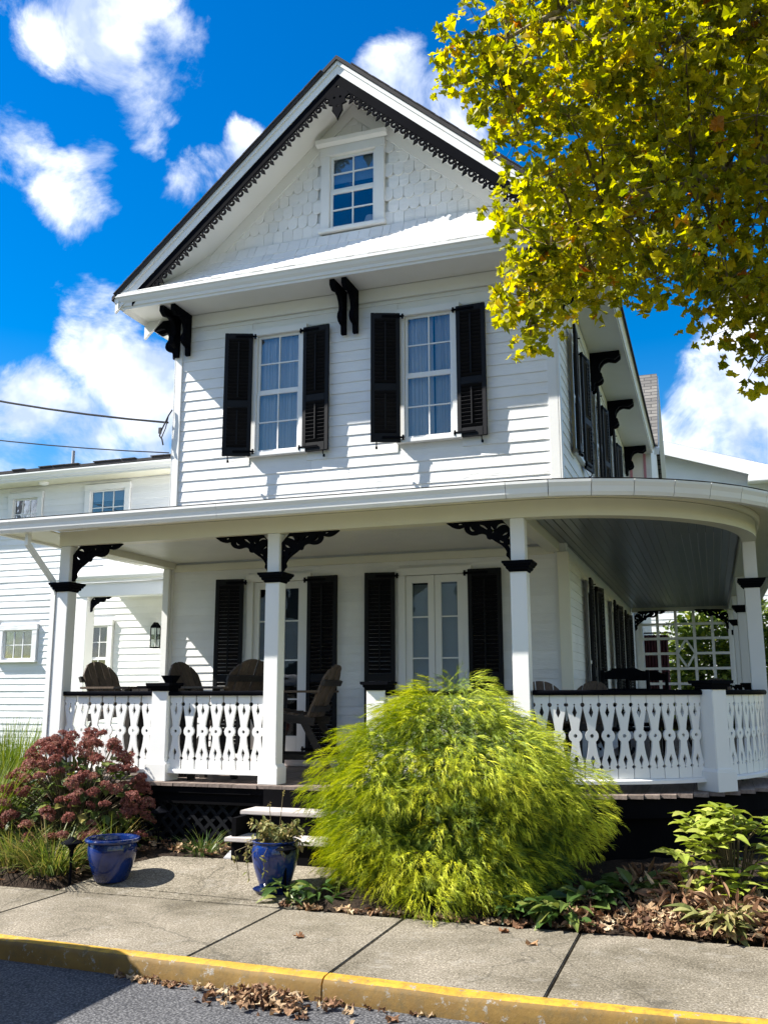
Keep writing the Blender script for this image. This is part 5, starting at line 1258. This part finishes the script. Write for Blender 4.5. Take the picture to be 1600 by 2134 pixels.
hosta((6.15, -2.70, .10), 114, .24, 0.066, 0.146, 'dry', 'withered rust coloured hosta left of the lime green shrub')
hosta((5.85, -2.62, .10), 78, .2, 0.062, 0.135, 'dry', 'withered hosta in the shade under the curved railing')
hosta((6.75, -3.45, .03), 130, .20, 0.058, 0.123, 'dry', 'dry clump at the right picture edge by the sidewalk')
# --- leaf litter
DL = [sycleaf(.35, 11), sycleaf(-.45, 12), sycleaf(.6, 13), ov(4, .5, .4, .4), ov(4, .45, -.3, -.3)]
def litter(name, lb, gen, n, s0, s1):
    it = []
    for k in range(n):
        x, y, z = gen(); it.append((np.random.randint(5), frame((*np.random.normal(size=2), np.random.normal() * .22), (0, 0, 1), np.random.uniform(-.5, .5), np.random.uniform(s0, s1)), (x, y, z), np.random.uniform()))
    return tag(scatter(name, DL, it, MW['dry'], None, tuple(it[0][2])), lb, 'leaves', kind='stuff')
def g_pile():
    r = abs(NR()) * .12; a = U(0, 2 * PI); x = 4.02 + r * 2.0 * math.cos(a); return x, min(kline(x) - .02, kline(x) - .14 + r * .8 * math.sin(a)), -.105 + max(0, .07 - r * .25) * U(0, 1)
litter('leaf_pile', 'heap of dry brown leaves in the gutter below the kerb joint', g_pile, 230, .035, .07)
def g_gut():
    x = U(2.9, 6.3) if U() < .6 else NR(3.25, .12); return x, kline(x) - abs(NR()) * .03 - .02, -.105
litter('gutter_leaves', 'loose dry leaves strewn along the foot of the yellow kerb', g_gut, 90, .025, .055)
def g_edge():
    x = U(3.3, 5.6); return x, -3.57 + abs(NR()) * .06 - .02, .02
litter('edge_leaves', 'dry leaves caught along the sidewalk edge under the cypress', g_edge, 150, .03, .075)
def g_right():
    x = U(5.4, 7.3); y = -3.60 + abs(NR()) * .35; return x, y, bedz(y) + .03 + U(0, .03)
litter('bed_leaves', 'thick dry leaf litter over the right end of the bed', g_right, 900, .03, .085)
def g_left():
    x = U(-.2, 1.35); y = U(-3.55, -2.9) if U() < .6 else U(-2.9, -2.3); return x, y, bedz(y) + .03
litter('mulch_leaves', 'brown leaves on the mulch under the grass clumps at the left', g_left, 130, .04, .08)
def g_dark():
    x = U(1.2, 2.3); y = U(-2.7, -2.15); return x, y, bedz(y) + .035
litter('shade_leaves', 'scattered leaves on the shaded mulch beside the steps', g_dark, 90, .03, .07)
sl_m = [tmesh('fallen_leaf', t, MW['syc_o']) for t in DL[:3]]
dry_o = leafmat('dry_leaf_single', [(0, (.22, .10, .045)), (1, (.40, .24, .12))], .15, .8, True)
for m_ in sl_m: m_.materials[0] = dry_o
for i, (x, y, lb) in enumerate(((3.78, -4.30, 'single dry leaf lying on the sidewalk slab right of the planted pot'), (5.28, -4.02, 'single dry leaf on the sidewalk below the cypress'), (5.05, -3.72, 'curled dry leaf on the back edge of the sidewalk'))):
    o = bpy.data.objects.new('fallen_leaf', sl_m[i]); COL.objects.link(o); o.location = (x, y, .012); o.rotation_euler = (.1, .05, i * 2.1); o.scale = (.07, .07, .07); tag(o, lb, 'leaf', 'fallen leaves')

# ------------------------------------------------------------------ pots and path lights
def pot(c, lb, k, prof, soil_r, soil_z):
    p = empty('glazed_pot', c, lb, 'pot', 'blue glazed pots'); g = G().lathe([(r * k, z * k) for r, z in prof], 40, c); g.build('pot_body', MW['blue'], p, smooth=True)
    g = G().lathe([(0, soil_z * k + .005), (soil_r * .6 * k, soil_z * k + .008), (soil_r * k, soil_z * k)], 24, c); g.build('potting_soil', MW['soil'], p); return p
PR1 = [(0, 0), (.115, 0), (.125, .01), (.155, .09), (.178, .17), (.186, .23), (.182, .265), (.178, .275), (.186, .28), (.203, .287), (.208, .300), (.203, .312), (.190, .316), (.176, .312), (.168, .30), (.172, .24), (.0, .235)]
pot((1.67, -3.30, .045), 'empty cobalt blue glazed pot with wide rim at the left of the walkway', 1.08, PR1[:-1], .172, .245)
PR2 = [(0, 0), (.10, 0), (.11, .012), (.135, .08), (.165, .17), (.182, .25), (.184, .30), (.172, .335), (.168, .345), (.178, .355), (.182, .365), (.172, .37), (.155, .36), (.16, .30)]
p2 = (3.13, -3.25, .055)
PT2 = pot(p2, 'tall cobalt blue pot with a wilting plant at the foot of the steps', 1.0, PR2, .16, .33)
G().lathe([(0, -.012), (.15, -.012), (.165, .004), (.17, .012), (.15, .012), (0, .003)], 32, p2).build('saucer', MW['blue'], PT2, smooth=True)
WP = empty('wilting_plant', (p2[0], p2[1], p2[2] + .33), 'straggly wilting plant growing over the rim of the tall blue pot', 'plant')
it = []; g = G()
for k in range(60):
    a = U(0, 2 * PI); r = U(.05, .2); tip = np.array((p2[0] + r * math.cos(a) * 1.15, p2[1] + r * math.sin(a), p2[2] + .38 + U(-.06, .14) - max(0, r - .15) * .9)); b = np.array((p2[0] + .08 * math.cos(a), p2[1] + .08 * math.sin(a), p2[2] + .33))
    g.tube([tuple(b), tuple((b + tip) / 2 + (0, 0, .04)), tuple(tip)], .003, 4)
    for j in range(9): t = U(.25, 1.05); it.append((np.random.randint(3), frame(rdir() + (0, 0, .15), (0, 0, 1), U(-1, 1), U(.03, .065)), b + (tip - b) * t + np.array((0, 0, .04 * math.sin(PI * min(t, 1)))), U()))
for (dx, dy, dz, h) in ((-.06, 0, 0, .30), (.05, .02, 0, .38), (-.19, -.1, -.15, .0)):
    b = np.array((p2[0] + dx * .4, p2[1], p2[2] + .34)); tip = np.array((p2[0] + dx, p2[1] + dy, p2[2] + .34 + h))
    g.tube([tuple(b), tuple((b + tip) / 2), tuple(tip)], .003, 4)
    for j in range(8): it.append((np.random.randint(3), frame(rdir(), (0, 0, 1), 0, .022), tip + rdir() * .012, U(.6, 1)))
for s in ((-.19, -.05, .26), (-.26, -.06, .14), (-.10, -.19, .10), (.02, -.20, .16), (-.13, -.16, .22)):
    b = np.array((p2[0] + s[0] * .5, p2[1] + s[1] * .6, p2[2] + .36)); tip = np.array((p2[0] + s[0] * 1.1, p2[1] + s[1] * 1.15, p2[2] + s[2])); g.tube([tuple(b), tuple((b + tip) / 2 + (s[0] * .4, s[1] * .4, .03)), tuple(tip)], .0028, 4)
    for j in range(9): t = U(.4, 1.05); it.append((np.random.randint(3), frame(rdir(), (0, 0, 1), U(-1, 1), U(.025, .05)), b + (tip - b) * t + np.array((s[0], s[1], 0)) * .35 * math.sin(PI * min(1, t)), U()))
tag(scatter('leaves', [ov(3, .5, .2, .2), ov(3, .4, .2, .6), ov(3, .55, .1, 0)], it, MW['weed'], WP, tuple(WO[WP.name])), kind='stuff'); g.build('stems', MW['stem'], WP)
def plight(c, lb, h=.33):
    e = empty('path_light', c, lb, 'path light', 'black path lights'); G().tube([(c[0], c[1], c[2] - .02), (c[0], c[1], c[2] + h - .10)], .011, 8).lathe([(.014, h - .13), (.022, h - .07), (.05, h - .03)], 14, c).build('stake', MW['black'], e, smooth=True)
    G().lathe([(.0, h + .028), (.012, h + .024), (.02, h + .012), (.085, h - .018), (.088, h - .026), (.075, h - .028), (.0, h - .022)], 20, c).build('shade', MW['black'], e, smooth=True)
plight((1.36, -3.42, .015), 'black mushroom path light left of the empty blue pot', .35)
plight((1.55, -2.42, .16), 'black path light in the shade between the hydrangea and the steps', .34)
plight((3.26, -3.34, .03), 'black path light standing in front of the planted pot', .37)

# ------------------------------------------------------------------ sycamore reaching in from the right
TB = Vector((10.6, -3.6, -.1))
SYT = empty('sycamore_tree', tuple(TB), 'sycamore with yellowing lobed leaves reaching in from the upper right', 'tree')
def curve(p0, p1, p2, n=12): return [tuple(Vector(p0).lerp(Vector(p1), t).lerp(Vector(p1).lerp(Vector(p2), t), t)) for t in [i / n for i in range(n + 1)]]
G().tube([(10.6, -3.6, -.1), (10.55, -3.6, .4), (10.45, -3.55, 2), (10.3, -3.5, 3.6), (10.1, -3.4, 5.2), (9.9, -3.2, 7.5), (9.8, -3.0, 10)], [.36, .27, .23, .20, .17, .12, .06], 12).build('trunk', MW['bark'], SYT, smooth=True)
LIMB = [((10.2, -3.45, 4.4), (8.4, -3.2, 5.2), (5.6, -3.0, 5.6)), ((10.1, -3.4, 5.2), (8.0, -3.4, 6.6), (5.3, -3.3, 6.7)), ((10.1, -3.4, 5.6), (8.2, -2.2, 6.6), (5.7, -1.5, 7.0)),
        ((10.0, -3.3, 6.4), (8.2, -3.9, 8.2), (5.9, -3.6, 8.6)), ((10.2, -3.45, 4.2), (8.8, -2.2, 4.6), (7.3, -1.7, 4.5)), ((10, -3.3, 6.0), (9.5, -1.2, 7.2), (8.2, .6, 8.0)),
        ((10, -3.3, 6.2), (11.5, -4.2, 7.8), (12.8, -4.8, 8.4)), ((10.1, -3.4, 5.0), (10.6, -5.2, 6.2), (9.6, -6.6, 7.0)), ((10.1, -3.4, 5.0), (11.8, -2.0, 6.2), (12.9, -.9, 6.8)), ((9.9, -3.2, 7.5), (8.6, -3.0, 9.5), (7.2, -3.0, 10.2)),
        ((8.6, -3.2, 5.2), (6.6, -3.3, 5.9), (5.32, -3.5, 4.7)), ((8.0, -3.6, 7.2), (6.4, -3.6, 7.2), (5.1, -4.0, 6.35)), ((8.0, -3.6, 7.2), (6.6, -3.8, 7.8), (5.8, -3.8, 7.3)), ((8.4, -2.8, 5.3), (7.2, -2.6, 5.6), (6.0, -2.6, 5.2))]
allp = []
for l in LIMB:
    pts = curve(*l, n=14); k = .11 if l[0][0] > 9 else .05
    G().tube(pts, [k * (1 - i / 15) + .008 for i in range(15)], 8).build('limb', MW['bark'], SYT, smooth=True); allp += pts[3:]
allp = np.array(allp)
def projpx(p):
    d = Vector(p) - CC; z = d.dot(CF); return 800 + 1943.34 * d.dot(CR) / z, 1067 - 1943.34 * d.dot(CU) / z
CROWN = [(895, 85), (910, 175), (965, 205), (1010, 250), (1075, 260), (1085, 345), (1010, 430), (985, 480), (1040, 520), (1040, 590), (1030, 690), (1040, 745), (1090, 735), (1105, 680), (1150, 620), (1240, 635), (1330, 630), (1400, 600), (1450, 620), (1490, 690), (1530, 730), (1600, 810), (1760, 850), (2600, 1000), (2600, -900), (1020, -900), (1000, -40), (1050, 20), (980, 75)]
def inside(x, y, pl=CROWN):
    c = False; j = len(pl) - 1
    for i in range(len(pl)):
        if (pl[i][1] > y) != (pl[j][1] > y) and x < (pl[j][0] - pl[i][0]) * (y - pl[i][1]) / (pl[j][1] - pl[i][1]) + pl[i][0]: c = not c
        j = i
    return c
# twig clusters grow round the limbs; the crown's habit (its lower and left outline) is what the real tree shows
cl = [np.array(q) for q in ((5.32, -3.6, 4.26), (5.36, -3.62, 4.48), (5.42, -3.55, 4.72), (5.48, -3.5, 4.94), (5.24, -3.5, 4.56), (5.00, -4.15, 6.22), (5.10, -4.1, 6.04), (5.14, -4.2, 6.38), (5.24, -4.0, 5.96), (5.34, -4.1, 5.85), (5.30, -4.1, 6.45), (6.95, -2.6, 4.12), (6.85, -2.5, 4.5), (7.2, -2.6, 4.05), (7.1, -2.5, 4.4), (6.7, -2.5, 4.75), (7.0, -2.9, 4.7), (7.35, -2.7, 4.4), (5.35, -4.0, 5.6), (5.55, -3.9, 5.3))]; tries = 0
while len(cl) < 300 and tries < 60000:
    tries += 1
    b = allp[np.random.randint(len(allp))]; p = b + rdir() * np.array((1.3, .9, 1.2)) * U(.1, 1) ** .6
    if p[2] < 3.7 or p[2] > 11.5: continue
    u, v = projpx(p); r = 16
    if not all(inside(u + dx, v + dy) for dx, dy in ((-r, 0), (r, 0), (0, -r), (0, r))): continue
    inview = u < 1650 and v > -80
    if not inview and v < 300 and np.random.uniform() < .6: continue
    if p[1] > -1.7 and u < 1650: continue
    if not inview and np.random.uniform() < .55: continue
    if any(np.linalg.norm(p - q) < (.31 if inview else .48) for q in cl): continue
    cl.append(p)
it = []; g = G()
for p in cl:
    i = np.argmin(np.linalg.norm(allp - p, axis=1)); q = allp[i]; m_ = (p + q) / 2 + np.array((0, 0, .12))
    g.tube([tuple(q), tuple(m_), tuple(p)], [.016, .010, .004], 5)
    n = np.random.randint(34, 56); vr = np.array((.30, .30, .26)) * U(.75, 1.2)
    for k in range(n):
        d = rdir(); pos = p + d * vr * U(.25, 1) ** .5
        u, v = projpx(pos)
        out = np.array((d[0], d[1], -.35 + .3 * NR())); it.append((np.random.randint(5), frame(out, (0, 0, 1), U(-.9, .9), U(.045, .108)), pos, float(np.clip(NR(.45, .23), 0, 1))))
        if k % 6 == 0: g.tube([tuple(p), tuple(pos)], [.004, .002], 3)
tag(g.build('twigs', MW['stem'], SYT), kind='stuff')
# leaves that show largest become single objects, the rest one mass
sc_ = []
for i, t in enumerate(it):
    d = Vector(t[2]) - CC; u, v = projpx(t[2]); vis = -10 < u < 1610 and -10 < v < 2140
    sc_.append((np.linalg.norm(t[1][:, 0]) / d.length if vis else 0, i))
sc_.sort(reverse=True); big = {i for _, i in sc_[:300]}
leaf_objs('leaf', [tmesh('leaf', t, MW['syc_o']) for t in SY], [it[i] for i in big], SYT)
tag(scatter('leaves', SY, [t for i, t in enumerate(it) if i not in big], MW['syc'], SYT, tuple(TB)), kind='stuff')

# ------------------------------------------------------------------ greenery behind the side porch
def bgshrub(c, rad, n, s, lb, name='garden_shrub'):
    e = empty(name, (c[0], c[1], .14), lb, 'shrub', 'shrubs behind the porch'); it = []; g = G(); c = np.array(c, float)
    for k in range(n):
        d = rdir(); p = c + d * np.array(rad) * U(.5, 1.05)
        if p[2] < .2: continue
        it.append((np.random.randint(2), frame(d + rdir() * .7 + (0, 0, -.2), (0, 0, 1), U(-1, 1), s * U(.7, 1.3)), p, U()))
    tag(scatter('foliage', [ov(3, .5, .2, .3), ov(3, .6, .15, .1)], it, MW['bg'], e, tuple(WO[e.name])), kind='stuff')
    for k in range(6): a = k * 1.05; g.tube([(c[0], c[1], .1), (c[0] + .5 * rad[0] * math.cos(a), c[1] + .5 * rad[1] * math.sin(a), c[2])], [.03, .008], 5)
    g.build('stems', MW['stem'], e)
bgshrub((6.3, 14.3, 1.9), (.85, .6, 1.7), 2600, .17, 'round green shrub seen through the left half of the trellis screen')
bgshrub((7.5, 14.2, 1.9), (.85, .6, 1.7), 2600, .17, 'round green shrub seen through the right half of the trellis screen')
bgshrub((6.9, 15.6, 2.3), (1.3, .6, 2.2), 2600, .2, 'darker shrub behind the two seen through the trellis')
bgshrub((9.3, 14.0, 1.3), (.75, .8, 1.15), 1500, .14, 'green hedge shrub just right of the corner post')
bgshrub((5.5, 15.0, 1.7), (.6, .5, 1.5), 1400, .15, 'shrub beside the maroon curtain behind the trellis')
YU = empty('yucca', (8.35, 11.5, .15), 'spiky palm-like yucca just right of the right corner post', 'yucca'); it = []
for k in range(70): d = rdir(); d[2] = d[2] * .8 + .1; F_ = frame(d, (0, 0, 1), U(-.5, .5), U(.55, .8)); it.append((np.random.randint(2, 4), F_, (8.35, 11.5, 2.15), U(0, .6)))
tag(scatter('blades', BLD, it, MW['tallgrass'], YU, tuple(WO[YU.name])), kind='stuff'); G().tube([(8.35, 11.5, .1), (8.33, 11.5, 1.1), (8.35, 11.5, 2.15)], [.10, .08, .07], 8).build('trunk', MW['bark'], YU, smooth=True)
# ------------------------------------------------------------------ vehicles
def vehicle(name, c, L_, Wd, side, glass, wheels, rw, m, lb, cat, rot=0):
    e = empty(name, (0, 0, 0), lb, cat)
    def loft(pl, x_in):
        g = G(); n = len(pl); sect = [(-Wd / 2 + .0, .92), (-Wd / 2 + .12, 1), (Wd / 2 - .12, 1), (Wd / 2, .92)]
        cz = .55; vt = []
        for y, k in sect:
            for x, z in pl: vt.append((x * (1 - (1 - k) * .25), y * (1 if z < 1.0 else 1 - .10 * (z - 1.0)), z if z < cz else cz + (z - cz) * k))
        f = [(i * n + j, i * n + (j + 1) % n, (i + 1) * n + (j + 1) % n, (i + 1) * n + j) for i in range(3) for j in range(n)] + [tuple(range(n)), tuple(range(3 * n, 4 * n))]
        return g.add(vt, f)
    loft(side, 0).build('body', MW[m], e, (0, 0, 0), smooth=True, bev=.03)
    for s in (-1, 1):
        for pl in glass: G().prism(pl, s * (Wd / 2 - .035), s * (Wd / 2 - .03 + .02), lambda p, q, a: (p, a * (1 - .07 * max(0, q - 1.0)), q)).build('side_window', MW['black'], e, (0, 0, 0))
        for x in wheels:
            w = G().lathe([(rw * .55, -.1), (rw * .95, -.1), (rw, -.06), (rw, .06), (rw * .95, .1), (rw * .55, .1)], 24).mesh('tyre', smooth=True); w.materials.append(MW['tyre']); o = place('wheel', w, e, (x, s * (Wd / 2 - .08), rw), (PI / 2, 0, 0))
            h = G().lathe([(0, -.09), (rw * .56, -.09), (rw * .56, .09), (0, .09)], 16).mesh('rim'); h.materials.append(MW['metal']); hb = bpy.data.objects.new('rim', h); COL.objects.link(hb); hb.parent = o
        G().box(L_ / 2 - .12, L_ / 2 + .0, s * Wd * .36 - .12, s * Wd * .36 + .12, .62, .78).build('headlight', MW['glass'], e, (0, 0, 0)); G().box(-L_ / 2 - .0, -L_ / 2 + .1, s * Wd * .40 - .07, s * Wd * .40 + .07, .7, 1.0).build('tail_light', MW['redpaint'], e, (0, 0, 0))
    e.location = c; e.rotation_euler = (0, 0, rot); return e
van = [(-2.3, .28), (-2.33, .9), (-2.25, 1.75), (-2.1, 1.95), (-1.0, 2.02), (.6, 2.0), (1.0, 1.88), (1.55, 1.22), (2.2, 1.02), (2.3, .75), (2.28, .28)]
vehicle('shadow_van', (-.82, -6.35, -.12), 4.6, 1.9, van, [[(-.1, 1.25), (1.35, 1.22), (.88, 1.76), (-.1, 1.80)], [(-1.9, 1.25), (-.2, 1.25), (-.2, 1.80), (-1.9, 1.78)]], (-1.5, 1.45), .34, 'vanpaint', 'unseen grey van added left of the picture to cast the shadow on the road', 'van', PI)  # out of view, added as caster for the rounded shadow on road and kerb
carp = [(-2.1, .25), (-2.15, .7), (-2.0, .98), (-1.45, 1.05), (-.95, 1.42), (.35, 1.45), (1.05, 1.02), (1.9, .85), (2.12, .6), (2.1, .25)]
vehicle('parked_car', (11.55, 12.5, .14), 4.3, 1.75, carp, [[(-1.2, 1.05), (-.35, 1.05), (-.35, 1.38), (-.88, 1.36)], [(-.25, 1.05), (.9, 1.02), (.3, 1.38), (-.25, 1.39)]], (-1.35, 1.35), .32, 'redpaint', 'red car parked behind the curved railing at the right picture edge', 'car')
